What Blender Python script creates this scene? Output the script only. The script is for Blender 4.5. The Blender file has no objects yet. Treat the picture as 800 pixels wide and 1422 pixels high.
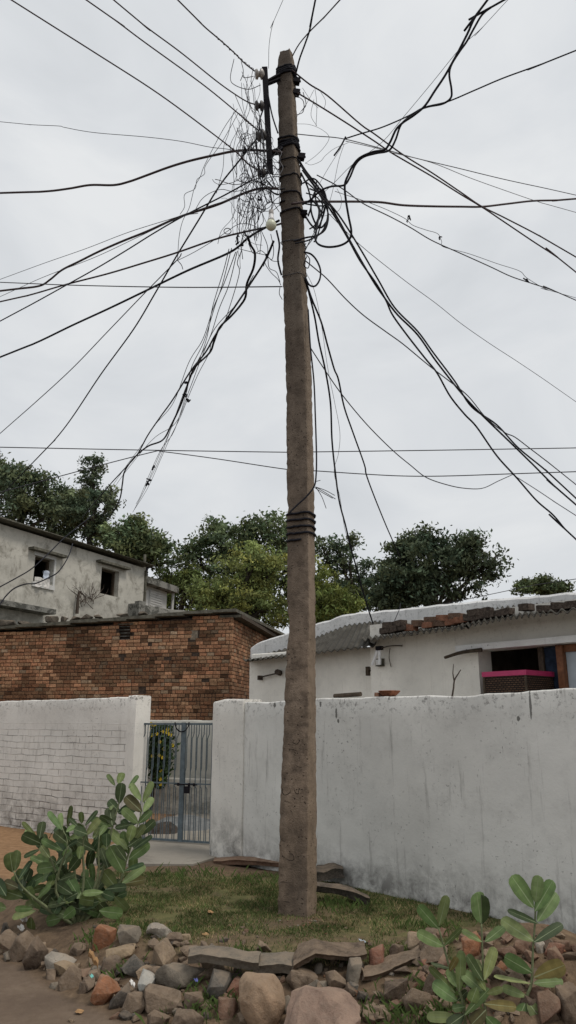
import bpy, bmesh, math, random
from mathutils import Vector, Matrix, noise
R = random.Random(7)
sc = bpy.context.scene
COL = sc.collection
# ------------------------------------------------------------------ camera
F = 1034.0; PITCH = math.radians(15.6); CAMZ = 1.65
CP, SP = math.cos(PITCH), math.sin(PITCH)
camd = bpy.data.cameras.new('camera'); cam = bpy.data.objects.new('camera', camd); COL.objects.link(cam)
cam.location = (0, 0, CAMZ); cam.rotation_euler = (math.radians(90) + PITCH, 0, 0)
camd.sensor_fit = 'VERTICAL'; camd.sensor_height = 24; camd.lens = 24 * F / 1422
camd.clip_end = 600; sc.camera = cam
def ray(px, py):
    u = (px - 400) / F; v = (711 - py) / F
    return Vector((u, CP - v * SP, SP + v * CP))
def at(px, py, Y):
    d = ray(px, py); return Vector((0, 0, CAMZ)) + d * (Y / d.y)
def onz(px, py, z=0.2):
    d = ray(px, py); return Vector((0, 0, CAMZ)) + d * ((z - CAMZ) / d.z)
# ------------------------------------------------------------------ materials
def new_mat(name, rough=0.9, spec=0.2):
    m = bpy.data.materials.new(name); m.use_nodes = True
    nt = m.node_tree; b = nt.nodes['Principled BSDF']
    b.inputs['Roughness'].default_value = rough
    b.inputs['Specular IOR Level'].default_value = spec
    return m, nt, b
def nd(nt, t, ins=None, **props):
    n = nt.nodes.new(t)
    for k, v in props.items(): setattr(n, k, v)
    for k, v in (ins or {}).items():
        s = n.inputs[k]
        if isinstance(v, bpy.types.NodeSocket): nt.links.new(v, s)
        else: s.default_value = v
    return n
def c4(c): return (c[0], c[1], c[2], 1)
def coord(nt, kind='Object', scale=(1, 1, 1)):
    tc = nd(nt, 'ShaderNodeTexCoord')
    return nd(nt, 'ShaderNodeMapping', {'Vector': tc.outputs[kind], 'Scale': scale}).outputs[0]
def noi(nt, vec, scale, detail=5, rough=.6, dist=0):
    return nd(nt, 'ShaderNodeTexNoise', {'Vector': vec, 'Scale': scale, 'Detail': detail, 'Roughness': rough, 'Distortion': dist}).outputs[0]
def ramp(nt, fac, stops):
    n = nd(nt, 'ShaderNodeValToRGB', {'Fac': fac}); r = n.color_ramp
    while len(r.elements) < len(stops): r.elements.new(.5)
    for e, (p, c) in zip(r.elements, stops):
        e.position = p; e.color = c4(c) if not isinstance(c, (int, float)) else (c, c, c, 1)
    return n.outputs[0]
def mixc(nt, fac, a, b, mode='MIX'):
    n = nd(nt, 'ShaderNodeMix', data_type='RGBA', blend_type=mode)
    for k, v in ((0, fac), (6, a), (7, b)):
        if isinstance(v, bpy.types.NodeSocket): nt.links.new(v, n.inputs[k])
        elif k == 0: n.inputs[0].default_value = v
        else: n.inputs[k].default_value = c4(v)
    return n.outputs[2]
def mth(nt, op, a, b=0.0, clamp=False):
    n = nt.nodes.new('ShaderNodeMath'); n.operation = op; n.use_clamp = clamp
    for i, v in enumerate((a, b)):
        if isinstance(v, bpy.types.NodeSocket): nt.links.new(v, n.inputs[i])
        else: n.inputs[i].default_value = v
    return n.outputs[0]
def bump(nt, b, h, strength=.5, dist=.01):
    n = nd(nt, 'ShaderNodeBump', {'Height': h, 'Strength': strength, 'Distance': dist})
    nt.links.new(n.outputs[0], b.inputs['Normal'])
def setc(nt, b, c): nt.links.new(c, b.inputs['Base Color'])
def sep(nt, v): return nd(nt, 'ShaderNodeSeparateXYZ', {0: v}).outputs

def m_simple(name, c, rough=.8, var=.25, scale=20, spec=.2, bmp=.3):
    m, nt, b = new_mat(name, rough, spec)
    v = coord(nt); n = noi(nt, v, scale)
    setc(nt, b, ramp(nt, n, [(.3, [x * (1 - var) for x in c]), (.7, [min(1, x * (1 + var)) for x in c])]))
    bump(nt, b, n, bmp, .004); return m
M = {}
M['cable'] = m_simple('black cable rubber', (.010, .010, .015), .75, .3, 60, .2)
M['wire'] = m_simple('thin dark wire', (.04, .04, .048), .6, .3, 60, .3)
M['brownwire'] = m_simple('aged brown cable', (.042, .026, .027), .7, .3, 60, .3)
M['greywire'] = m_simple('weathered grey wire', (.14, .14, .15), .7, .3, 60, .3)
M['iron'] = m_simple('dark iron', (.012, .011, .014), .85, .4, 30, .1)
M['gatepaint'] = m_simple('grey blue gate paint', (.085, .112, .128), .5, .3, 25, .4)
M['ceramic'] = m_simple('porcelain', (.35, .33, .31), .35, .35, 40, .5)
M['ceramicdark'] = m_simple('sooty porcelain', (.06, .055, .055), .5, .4, 40, .4)
M['bulb'] = m_simple('frosted bulb glass', (.62, .64, .50), .25, .04, 10, .5, .02)
M['whiteplastic'] = m_simple('white plastic', (.7, .7, .7), .4, .1, 30, .4, .1)
M['wood'] = m_simple('brown door wood', (.16, .065, .03), .6, .4, 14, .3)
M['darkwood'] = m_simple('dark old wood', (.06, .045, .032), .8, .4, 20, .2)
M['dark'] = m_simple('window interior shade', (.03, .027, .025), .95, .3, 6, .1)
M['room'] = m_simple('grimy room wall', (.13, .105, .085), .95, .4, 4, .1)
M['pink'] = m_simple('pink plastic lid', (.40, .03, .11), .45, .12, 9, .4, .1)
M['rubberblue'] = m_simple('dark blue curtain cloth', (.02, .03, .05), .9, .4, 12, .1)
M['cloth'] = m_simple('white and blue cloth', (.6, .66, .75), .9, .3, 9, .1)
M['paleglass'] = m_simple('pale door panel', (.34, .38, .42), .4, .15, 5, .4)
M['slabtile'] = m_simple('weathered edge slab', (.11, .105, .085), .95, .5, 9, .1, .6)
M['redplastic'] = m_simple('yellow petals', (.55, .40, .03), .6, .3, 30, .2)
M['twig'] = m_simple('dry twig bark', (.07, .055, .045), .95, .3, 40, .1)
M['bark'] = m_simple('tree bark', (.05, .042, .034), .95, .4, 10, .1, .6)
M['stem'] = m_simple('pale green stem', (.15, .17, .09), .8, .3, 30, .2)
M['litterwhite'] = m_simple('crumpled white scrap', (.62, .6, .57), .6, .3, 20, .3)
M['littercyan'] = m_simple('teal wrapper', (.15, .42, .38), .35, .5, 60, .5)
M['litterblue'] = m_simple('blue wrapper', (.08, .09, .28), .35, .5, 50, .5)
M['dryleaf'] = m_simple('dry fallen leaf', (.33, .2, .1), .9, .3, 30, .1)
M['glaze'] = m_simple('clay tile', (.13, .075, .05), .95, .5, 14, .1, .6)

def m_plaster(name, base, dirt, streak=.6, patches=.5, bottom=.2, fine=.3, lowz=0.0, lowh=.5, brick=False, topz=None, topd=.5, edge=.58, soft=.05, stains=()):
    """old limewashed wall: UV = metres along the wall and height"""
    m, nt, b = new_mat(name, .93, .12)
    tc = nd(nt, 'ShaderNodeTexCoord'); uv = tc.outputs['UV']
    x, z = sep(nt, uv)[0], sep(nt, uv)[1]
    big = noi(nt, uv, .8, 6, .62)
    col = mixc(nt, ramp(nt, big, [(.35, 0), (.68, 1)]), [c * .78 for c in base], base)
    col = mixc(nt, ramp(nt, noi(nt, uv, 4.5, 7, .72), [(.50, 0), (.70, .35)]), col, [c * .55 for c in base])
    mp = nd(nt, 'ShaderNodeMapping', {'Vector': uv, 'Scale': (9, .8, 1)}).outputs[0]
    st = noi(nt, mp, 1.5, 6, .7)
    stm = ramp(nt, st, [(.57, 0), (.75, 1)])
    col = mixc(nt, mth(nt, 'MULTIPLY', stm, streak), col, dirt)
    mp2 = nd(nt, 'ShaderNodeMapping', {'Vector': uv, 'Scale': (22, 4, 1)}).outputs[0]
    st2 = noi(nt, mp2, 1.3, 3, .55); gate = noi(nt, uv, 1.7, 3, .5)
    st2m = mth(nt, 'MULTIPLY', ramp(nt, st2, [(.70, 0), (.74, 1)]), ramp(nt, gate, [(.48, 0), (.56, 1)]))
    col = mixc(nt, mth(nt, 'MULTIPLY', st2m, min(1, streak * 1.1)), col, [c * .5 for c in dirt])
    pn = noi(nt, uv, 2.3, 8, .72, .6)
    pm = ramp(nt, pn, [(edge, 0), (edge + soft, 1)])
    col = mixc(nt, mth(nt, 'MULTIPLY', pm, patches), col, [c * .8 for c in dirt])
    sp = noi(nt, uv, 26, 5, .7); reg = ramp(nt, noi(nt, uv, 1.1, 4, .6), [(.42, 0), (.66, 1)])
    spm = mth(nt, 'MULTIPLY', ramp(nt, sp, [(.61, 0), (.64, 1)]), reg)
    # bottom blackening: stronger close to the ground, broken by noise
    lo = mth(nt, 'SUBTRACT', 1.0, mth(nt, 'DIVIDE', mth(nt, 'SUBTRACT', z, lowz), lowh), True)
    lon = mth(nt, 'MULTIPLY', lo, ramp(nt, noi(nt, uv, 5, 8, .75, .3), [(.40, 0), (.62, 1)]), True)
    col = mixc(nt, mth(nt, 'MULTIPLY', lon, bottom), col, [c * .6 for c in dirt])
    if topz is not None:
        hi = mth(nt, 'DIVIDE', mth(nt, 'SUBTRACT', z, topz - .22), .22, True)
        hin = mth(nt, 'MULTIPLY', hi, ramp(nt, noi(nt, uv, 17, 9, .8, .2), [(.53, 0), (.60, 1)]), True)
        col = mixc(nt, mth(nt, 'MULTIPLY', hin, topd), col, [c * .6 for c in dirt])
    col = mixc(nt, mth(nt, 'MULTIPLY', spm, fine), col, [c * .45 for c in dirt])
    h = mth(nt, 'ADD', mth(nt, 'MULTIPLY', pn, .5), mth(nt, 'MULTIPLY', noi(nt, uv, 40, 5, .6), .35))
    if brick:
        wob = nd(nt, 'ShaderNodeVectorMath', {0: uv, 1: nd(nt, 'ShaderNodeVectorMath', {0: nd(nt, 'ShaderNodeTexNoise', {'Vector': uv, 'Scale': 3.0, 'Detail': 3}).outputs[1], 'Scale': .05}, operation='SCALE').outputs[0]}, operation='ADD').outputs[0]
        bt = nd(nt, 'ShaderNodeTexBrick', {'Vector': wob, 'Scale': 1.0, 'Mortar Size': .007, 'Mortar Smooth': .6, 'Brick Width': .25, 'Row Height': .086, 'Color1': (1, 1, 1, 1), 'Color2': (.85, .85, .85, 1), 'Mortar': (0, 0, 0, 1)})
        fb = bt.outputs['Fac']
        fade = mth(nt, 'SUBTRACT', 1.0, mth(nt, 'DIVIDE', mth(nt, 'SUBTRACT', z, 1.45), .2, True), True)
        fbm = mth(nt, 'MULTIPLY', fb, fade)
        crack = mth(nt, 'MULTIPLY', fbm, ramp(nt, noi(nt, nd(nt, 'ShaderNodeMapping', {'Vector': uv, 'Scale': (1, 5, 1)}).outputs[0], 1.9, 6, .7), [(.45, .12), (.60, 1)]))
        low2 = mth(nt, 'ADD', .62, mth(nt, 'MULTIPLY', lo, .6), True)
        col = mixc(nt, mth(nt, 'MULTIPLY', crack, low2, True), col, (.05, .042, .034))
        h = mth(nt, 'SUBTRACT', h, mth(nt, 'MULTIPLY', fbm, .6))
        bump(nt, b, h, .8, .012)
    else:
        bump(nt, b, h, .45, .012)
    for (s0, z0, ws, hz) in stains:
        dx = mth(nt, 'DIVIDE', mth(nt, 'SUBTRACT', x, s0), ws); dz = mth(nt, 'DIVIDE', mth(nt, 'SUBTRACT', z, z0), hz)
        d2 = mth(nt, 'ADD', mth(nt, 'MULTIPLY', dx, dx), mth(nt, 'MULTIPLY', dz, dz))
        mk = ramp(nt, mth(nt, 'ADD', mth(nt, 'SUBTRACT', 1.0, d2, True), mth(nt, 'MULTIPLY', mth(nt, 'SUBTRACT', noi(nt, uv, 30, 5, .7), .5), 1.6)), [(.42, 0), (.6, 1)])
        col = mixc(nt, mth(nt, 'MULTIPLY', mk, .8), col, (.06, .058, .052))
    setc(nt, b, col); return m
M['wallright'] = m_plaster('limewashed plaster with streaks', (.76, .75, .71), (.18, .165, .155), .62, .35, .9, .8, .18, .45, topz=1.84, topd=.75, edge=.64, stains=[(1.96, 1.71, .018, .07), (1.985, 1.64, .02, .03), (1.74, 1.80, .02, .035), (1.22, 1.72, .02, .05), (1.05, 1.80, .03, .03), (1.35, 1.62, .015, .04), (4.03, 1.76, .015, .15), (3.92, 1.66, .02, .03), (1.55, 1.79, .05, .03)])
M['walljamb'] = m_plaster('limewashed gate pier', (.79, .765, .71), (.13, .125, .115), .4, .25, 1.0, .9, .18, .6, topz=1.88, topd=.8, edge=.64)
M['wallleft'] = m_plaster('whitewashed brick', (.80, .775, .725), (.20, .17, .14), .5, .3, .9, .8, .18, .75, brick=True, topz=1.92, topd=.8, edge=.66)
M['wallpier'] = m_plaster('whitewashed pier', (.80, .775, .72), (.17, .16, .14), .6, .3, .8, .8, .18, .5, topz=1.95, topd=.9, edge=.62)
M['oldhouse'] = m_plaster('stained grey plaster house', (.56, .54, .48), (.22, .205, .17), .55, .8, .5, .85, 3.9, 1.9, topz=6.6, topd=.5, edge=.50, soft=.16)
M['housewhite'] = m_plaster('cream washed house wall', (.86, .83, .76), (.34, .31, .24), .3, .2, .3, .4, .5, 1.0, topz=2.75, topd=.4, edge=.66, soft=.15)
M['parapet'] = m_plaster('mouldy white parapet', (.80, .80, .79), (.20, .20, .19), .5, .5, .6, 1.0, 0, .1, topz=3.0, topd=.45, edge=.60, soft=.1)
M['farwhite'] = m_plaster('far white wall', (.62, .62, .60), (.26, .25, .23), .5, .4, .5, .5, 4, 1.5, edge=.6)
M['mossledge'] = m_plaster('mould blackened concrete', (.27, .265, .24), (.07, .07, .06), .6, .8, .6, .9, 4, 1.0, edge=.48)
M['gardenwall'] = m_plaster('garden wall', (.56, .55, .50), (.17, .165, .15), .5, .4, .9, .6, .2, .9, edge=.62)
M['concrete'] = m_plaster('concrete apron', (.30, .275, .235), (.16, .14, .12), .2, .4, 0, .4, -9, .1, edge=.56)

def m_pole():
    m, nt, b = new_mat('aged brown concrete', .92, .15)
    v = coord(nt); mp = coord(nt, 'Object', (3, 3, 1.3))
    st = noi(nt, mp, 1.6, 8, .68)
    z = sep(nt, v)[2]
    base = ramp(nt, st, [(.3, (.15, .112, .083)), (.5, (.225, .17, .126)), (.72, (.32, .25, .19))])
    up = mth(nt, 'DIVIDE', mth(nt, 'SUBTRACT', z, 1.0), 5.0, True)
    base = mixc(nt, mth(nt, 'MULTIPLY', up, .65), base, (.125, .115, .10))
    # soot near the clamps at the head
    top = mth(nt, 'DIVIDE', mth(nt, 'SUBTRACT', z, 4.9), 1.6, True)
    base = mixc(nt, mth(nt, 'MULTIPLY', top, ramp(nt, st, [(.35, .75), (.7, .15)])), base, (.05, .045, .042))
    pits = nd(nt, 'ShaderNodeTexVoronoi', {'Vector': v, 'Scale': 28.0, 'Randomness': 1.0}).outputs[0]
    pm = mth(nt, 'MULTIPLY', ramp(nt, pits, [(.12, 1), (.20, 0)]), ramp(nt, noi(nt, v, 4, 3), [(.42, 0), (.54, 1)]))
    base = mixc(nt, mth(nt, 'MULTIPLY', pm, .75), base, (.035, .03, .027))
    sp = noi(nt, v, 90, 3, .6)
    base = mixc(nt, mth(nt, 'MULTIPLY', ramp(nt, sp, [(.66, 0), (.70, 1)]), .6), base, (.36, .31, .25))
    mo = noi(nt, v, 7, 8, .7)
    base = mixc(nt, ramp(nt, mo, [(.36, .75), (.56, 0)]), base, (.06, .046, .036))
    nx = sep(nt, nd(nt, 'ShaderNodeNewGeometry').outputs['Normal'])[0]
    base = mixc(nt, ramp(nt, nx, [(.6, 0), (.85, .4)]), base, (.27, .205, .145))  # right-facing side painted lighter, standing in for light from the right
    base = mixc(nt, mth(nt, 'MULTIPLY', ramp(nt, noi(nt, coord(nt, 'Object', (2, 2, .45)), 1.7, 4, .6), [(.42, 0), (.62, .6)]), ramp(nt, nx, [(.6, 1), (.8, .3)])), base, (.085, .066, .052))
    setc(nt, b, base)
    h = mth(nt, 'SUBTRACT', mth(nt, 'ADD', mth(nt, 'MULTIPLY', mo, .7), mth(nt, 'MULTIPLY', sp, .3)), mth(nt, 'MULTIPLY', pm, .6))
    bump(nt, b, h, 1.0, .02); return m
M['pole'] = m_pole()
def m_vcol(name, rough=.8, nscale=30, nvar=.3, spec=.2, bmp=.4, bdist=.005, transl=0, back=None):
    m, nt, b = new_mat(name, rough, spec)
    a = nd(nt, 'ShaderNodeAttribute', attribute_name='Col').outputs[0]
    n = noi(nt, coord(nt), nscale, 5)
    col = mixc(nt, 1.0, a, ramp(nt, n, [(.3, 1 - nvar), (.7, 1 + nvar)]), 'MULTIPLY')
    setc(nt, b, col)
    if bmp: bump(nt, b, n, bmp, bdist)
    if transl:
        t = nd(nt, 'ShaderNodeBsdfTranslucent', {'Color': col})
        mx = nd(nt, 'ShaderNodeMixShader', {0: transl, 1: b.outputs[0], 2: t.outputs[0]})
        nt.links.new(mx.outputs[0], nt.nodes['Material Output'].inputs[0])
    return m
M['brickcol'] = m_vcol('fired clay brick', .95, 35, .45, .1, .8, .012)
M['rock'] = None
M['treeleaf'] = m_vcol('tree leaves', .7, 1.2, .25, .2, 0, 0, .2)
M['plantleaf'] = m_vcol('waxy broad leaf', .55, 14, .2, .28, .15, .003, .15)
M['grass'] = m_vcol('lawn blades', .8, 4, .3, .1, 0, 0, .2)
def m_rock(name, rough_bump):
    m, nt, b = new_mat(name, .93, .15)
    oi = nd(nt, 'ShaderNodeObjectInfo'); v = coord(nt)
    v2 = nd(nt, 'ShaderNodeVectorMath', {0: v, 1: nd(nt, 'ShaderNodeCombineXYZ', {0: mth(nt, 'MULTIPLY', oi.outputs['Random'], 40.0)}).outputs[0]}, operation='ADD').outputs[0]
    n1 = noi(nt, v2, 7, 6, .65); n2 = noi(nt, v2, 45, 5, .7)
    col = mixc(nt, 1.0, oi.outputs['Color'], ramp(nt, n1, [(.3, .45), (.5, .8), (.7, 1.3)]), 'MULTIPLY')
    col = mixc(nt, ramp(nt, n2, [(.45, 0), (.75, .35)]), col, (.30, .25, .20))
    col = mixc(nt, ramp(nt, n2, [(.25, .6), (.42, 0)]), col, (.035, .028, .022))
    # soil dust settles on upward faces
    nz = sep(nt, nd(nt, 'ShaderNodeNewGeometry').outputs['Normal'])[2]
    dm = mth(nt, 'MULTIPLY', ramp(nt, nz, [(.35, .1), (.9, .6)]), ramp(nt, n1, [(.40, .1), (.6, 1)]))
    col = mixc(nt, dm, col, (.22, .165, .115))
    setc(nt, b, col)
    bump(nt, b, mth(nt, 'ADD', n1, mth(nt, 'MULTIPLY', n2, .5)), rough_bump, .02); return m
M['rock'] = m_rock('field stone', .7); M['rockpit'] = m_rock('pitted concrete lump', 1.0)

def m_ground():
    m, nt, b = new_mat('earth', .97, .08)
    a = nd(nt, 'ShaderNodeAttribute', attribute_name='Zone').outputs[0]
    s = nd(nt, 'ShaderNodeSeparateColor', {0: a}).outputs      # r road, g grass, b orange
    v = coord(nt); n1 = noi(nt, v, 1.6, 7, .65); n2 = noi(nt, v, 14, 7, .7); n3 = noi(nt, v, 75, 4, .7)
    soil = ramp(nt, n2, [(.3, (.085, .060, .040)), (.55, (.17, .12, .078)), (.75, (.27, .19, .12))])
    soil = mixc(nt, ramp(nt, n1, [(.4, 0), (.65, .6)]), soil, (.085, .06, .045))
    road = ramp(nt, n2, [(.3, (.14, .103, .075)), (.7, (.20, .152, .113))])
    road = mixc(nt, ramp(nt, n1, [(.35, .7), (.6, 0)]), road, (.11, .08, .06))
    road = mixc(nt, ramp(nt, n3, [(.68, 0), (.74, .4)]), road, (.22, .19, .16))
    orange = ramp(nt, n2, [(.3, (.20, .115, .062)), (.7, (.36, .225, .125))])
    gr = ramp(nt, n2, [(.3, (.07, .08, .032)), (.7, (.17, .155, .07))])
    col = mixc(nt, s[2], soil, orange); 
    gm = mth(nt, 'MULTIPLY', s[1], ramp(nt, noi(nt, v, 6, 5, .65), [(.33, .25), (.48, .95)]))
    col = mixc(nt, gm, col, gr); col = mixc(nt, s[0], col, road)
    col = mixc(nt, mth(nt, 'MULTIPLY', ramp(nt, n3, [(.66, 0), (.72, .5)]), mth(nt, 'SUBTRACT', 1.0, s[0])), col, (.34, .27, .20))
    setc(nt, b, col)
    bump(nt, b, mth(nt, 'ADD', n2, mth(nt, 'MULTIPLY', n3, .5)), .7, .02); return m
M['ground'] = m_ground()
def m_sheet():
    m, nt, b = new_mat('weathered corrugated sheet', .92, .12)
    v = coord(nt); n = noi(nt, v, 3, 7, .7); n2 = noi(nt, v, 30, 5, .7)
    col = ramp(nt, n, [(.3, (.04, .037, .031)), (.55, (.078, .073, .063)), (.75, (.14, .133, .115))])
    col = mixc(nt, ramp(nt, n2, [(.5, 0), (.62, .6)]), col, (.045, .04, .034))
    setc(nt, b, col); bump(nt, b, n2, .5, .01); return m
M['sheet'] = m_sheet()
def m_weave():
    m, nt, b = new_mat('brown wicker', .8, .2)
    tc = nd(nt, 'ShaderNodeTexCoord'); bt = nd(nt, 'ShaderNodeTexBrick', {'Vector': tc.outputs['UV'], 'Scale': 1.0, 'Mortar Size': .006, 'Brick Width': .045, 'Row Height': .022, 'Color1': (.11, .062, .038, 1), 'Color2': (.06, .036, .024, 1), 'Mortar': (.015, .01, .008, 1)})
    setc(nt, b, bt.outputs[0]); bump(nt, b, mth(nt, 'SUBTRACT', 1.0, bt.outputs['Fac']), .6, .006); return m
M['weave'] = m_weave()
# ------------------------------------------------------------------ object helpers
def props(o, label=None, cat=None, group=None, kind=None):
    if label: o['label'] = label
    if cat: o['category'] = cat
    if group: o['group'] = group
    if kind: o['kind'] = kind
    return o
def thing(name, label, cat, loc, group=None, rotz=0):
    o = bpy.data.objects.new(name, None); COL.objects.link(o); o.location = loc; o.empty_display_size = .1
    o.rotation_euler = (0, 0, rotz); return props(o, label, cat, group)
class MB:
    """collects geometry in world coordinates -> ONE mesh object"""
    def __init__(s): s.v = []; s.f = []; s.uv = []; s.c = []; s.hasuv = False; s.hasc = False
    def add(s, vs, fs, uvs=None, col=None):
        o = len(s.v); s.v += [tuple(v) for v in vs]
        for f in fs: s.f.append(tuple(i + o for i in f))
        if uvs: s.hasuv = True
        if col is not None: s.hasc = True
        for f in fs:
            for i in f:
                s.uv.append(uvs[i] if uvs else (0, 0)); s.c.append(col if col is not None else (1, 1, 1))
    def addc(s, vs, fs, cols):     # per-vertex colours
        o = len(s.v); s.v += [tuple(v) for v in vs]; s.hasc = True
        for f in fs:
            s.f.append(tuple(i + o for i in f))
            for i in f: s.uv.append((0, 0)); s.c.append(cols[i])
    def build(s, name, mat, parent=None, loc=None, smooth=False, sharp=None):
        base = Vector((0, 0, 0))
        if parent is not None:
            p = parent
            while p is not None: base += p.location; p = p.parent
        if loc is not None: loc = Vector(loc)
        else:
            loc = base.copy() if parent is not None else Vector((0, 0, 0))
        me = bpy.data.meshes.new(name); me.from_pydata([(a - loc.x, b_ - loc.y, c - loc.z) for a, b_, c in s.v], [], s.f)
        if s.hasuv:
            l = me.uv_layers.new(name='UVMap'); l.data.foreach_set('uv', [k for u in s.uv for k in u])
        if s.hasc:
            l = me.color_attributes.new('Col', 'FLOAT_COLOR', 'CORNER'); l.data.foreach_set('color', [k for c in s.c for k in (c[0], c[1], c[2], 1)])
        me.materials.append(mat); me.validate()
        if smooth:
            me.polygons.foreach_set('use_smooth', [True] * len(me.polygons))
            if sharp: me.set_sharp_from_angle(angle=math.radians(sharp))
        me.update()
        o = bpy.data.objects.new(name, me); COL.objects.link(o); o.location = loc - base
        if parent is not None: o.parent = parent
        return o
def box(mb, c, ax, ay, az, col=None):
    """box from centre and three half-axis vectors"""
    c = Vector(c); ax, ay, az = Vector(ax), Vector(ay), Vector(az)
    vs = [c + sx * ax + sy * ay + sz * az for sz in (-1, 1) for sy in (-1, 1) for sx in (-1, 1)]
    fs = [(0, 2, 3, 1), (4, 5, 7, 6), (0, 1, 5, 4), (2, 6, 7, 3), (0, 4, 6, 2), (1, 3, 7, 5)]
    mb.add(vs, fs, col=col)
def smoothpts(pts, rad, sub=6):
    if len(pts) < 3: return pts, rad
    P = [pts[0] * 2 - pts[1]] + pts + [pts[-1] * 2 - pts[-2]]; out = []; ro = []
    for i in range(1, len(P) - 2):
        p0, p1, p2, p3 = P[i - 1:i + 3]
        for k in range(sub):
            t = k / sub
            out.append(.5 * ((2 * p1) + (p2 - p0) * t + (2 * p0 - 5 * p1 + 4 * p2 - p3) * t * t + (3 * p1 - p0 - 3 * p2 + p3) * t ** 3))
            ro.append(rad[i - 1] * (1 - t) + rad[i] * t)
    out.append(pts[-1]); ro.append(rad[-1]); return out, ro
def tube(mb, pts, rad, n=6, sub=0, col=None):
    pts = [Vector(p) for p in pts]
    if not isinstance(rad, (list, tuple)): rad = [rad] * len(pts)
    if sub: pts, rad = smoothpts(pts, rad, sub)
    vs = []; fs = []; L = len(pts); prev = None
    for i in range(L):
        t = (pts[min(i + 1, L - 1)] - pts[max(i - 1, 0)])
        if t.length < 1e-9: t = Vector((0, 0, 1))
        t.normalize()
        if prev is None:
            a = Vector((0, 0, 1)) if abs(t.z) < .9 else Vector((1, 0, 0)); prev = t.cross(a).normalized()
        prev = (prev - t * prev.dot(t))
        if prev.length < 1e-6: prev = t.orthogonal()
        prev.normalize(); b2 = t.cross(prev)
        for k in range(n):
            an = 2 * math.pi * k / n; vs.append(pts[i] + (prev * math.cos(an) + b2 * math.sin(an)) * rad[i])
    for i in range(L - 1):
        for k in range(n): fs.append((i * n + k, i * n + (k + 1) % n, (i + 1) * n + (k + 1) % n, (i + 1) * n + k))
    fs.append(tuple(range(n - 1, -1, -1))); fs.append(tuple((L - 1) * n + k for k in range(n)))
    mb.add(vs, fs, col=col)
def lathe(mb, base, prof, axis=Vector((0, 0, 1)), n=16):
    """prof = (radius, height) pairs along axis"""
    axis = Vector(axis).normalized(); a = axis.orthogonal().normalized(); b2 = axis.cross(a); base = Vector(base)
    vs = []; fs = []
    for r, h in prof:
        for k in range(n):
            an = 2 * math.pi * k / n; vs.append(base + axis * h + (a * math.cos(an) + b2 * math.sin(an)) * r)
    for i in range(len(prof) - 1):
        for k in range(n): fs.append((i * n + k, i * n + (k + 1) % n, (i + 1) * n + (k + 1) % n, (i + 1) * n + k))
    fs.append(tuple(range(n - 1, -1, -1))); fs.append(tuple((len(prof) - 1) * n + k for k in range(n)))
    mb.add(vs, fs)
class Fr:
    """vertical wall plane through two pixel columns at given distances; s along it, t out of it (to the camera), z height"""
    def __init__(s, px0, Y0, px1, Y1):
        k = CP + (289 / F) * SP
        a = Vector(((px0 - 400) / F / k * Y0, Y0, 0)); b = Vector(((px1 - 400) / F / k * Y1, Y1, 0))
        s.o = a; s.e = (b - a).normalized(); s.len = (b - a).length
        s.n = Vector((s.e.y, -s.e.x, 0))
        if s.n.dot(-a) < 0: s.n = -s.n
    def P(s, a, t, z): p = s.o + s.e * a + s.n * t; return Vector((p.x, p.y, z))
    def hit(s, px, py, t=0):
        d = ray(px, py); o = s.o + s.n * t
        k = s.n.dot(o - Vector((0, 0, 0))) / s.n.dot(Vector((d.x, d.y, 0)))
        w = Vector((0, 0, CAMZ)) + d * k
        return (Vector((w.x, w.y, 0)) - s.o).dot(s.e), w.z
    def S(s, px, py=1000, t=0): return s.hit(px, py, t)[0]
    def Z(s, px, py, t=0): return s.hit(px, py, t)[1]
    def box(s, mb, s0, s1, t0, t1, z0, z1, col=None, z1b=None):
        """z1b: different top height at s1"""
        z1b = z1 if z1b is None else z1b
        c = [(s0, t0, z0), (s1, t0, z0), (s1, t1, z0), (s0, t1, z0), (s0, t0, z1), (s1, t0, z1b), (s1, t1, z1b), (s0, t1, z1)]
        vs = [s.P(*k) for k in c]
        quads = [(0, 3, 2, 1), (4, 5, 6, 7), (3, 7, 6, 2), (1, 5, 4, 0), (0, 4, 7, 3), (2, 6, 5, 1)]
        for q in quads:
            uvs = []
            for i in q:
                a, t, z = c[i]
                uvs.append((a + t * .7 if q in ((4, 5, 6, 7), (0, 3, 2, 1)) else a - t, z if q not in ((4, 5, 6, 7), (0, 3, 2, 1)) else z + t))
            mb.add([vs[i] for i in q], [(0, 1, 2, 3)], uvs, col)
    def wall(s, mb, s0, s1, t0, t1, z0, z1, holes=()):
        """solid wall between s0..s1 with rectangular openings, cut as butted blocks"""
        hs = sorted(holes); cur = s0
        for (a, b, c, d) in hs:
            if a > cur: s.box(mb, cur, a, t0, t1, z0, z1)
            if c > z0: s.box(mb, a, b, t0, t1, z0, c)
            if d < z1: s.box(mb, a, b, t0, t1, d, z1)
            cur = b
        if cur < s1: s.box(mb, cur, s1, t0, t1, z0, z1)
def sstep(a, b, x):
    t = max(0, min(1, (x - a) / (b - a))); return t * t * (3 - 2 * t)
def fn(x, y, z=0.0, s=1.0): return noise.fractal(Vector((x * s, y * s, z * s)), 1.0, 2.0, 4)
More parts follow.
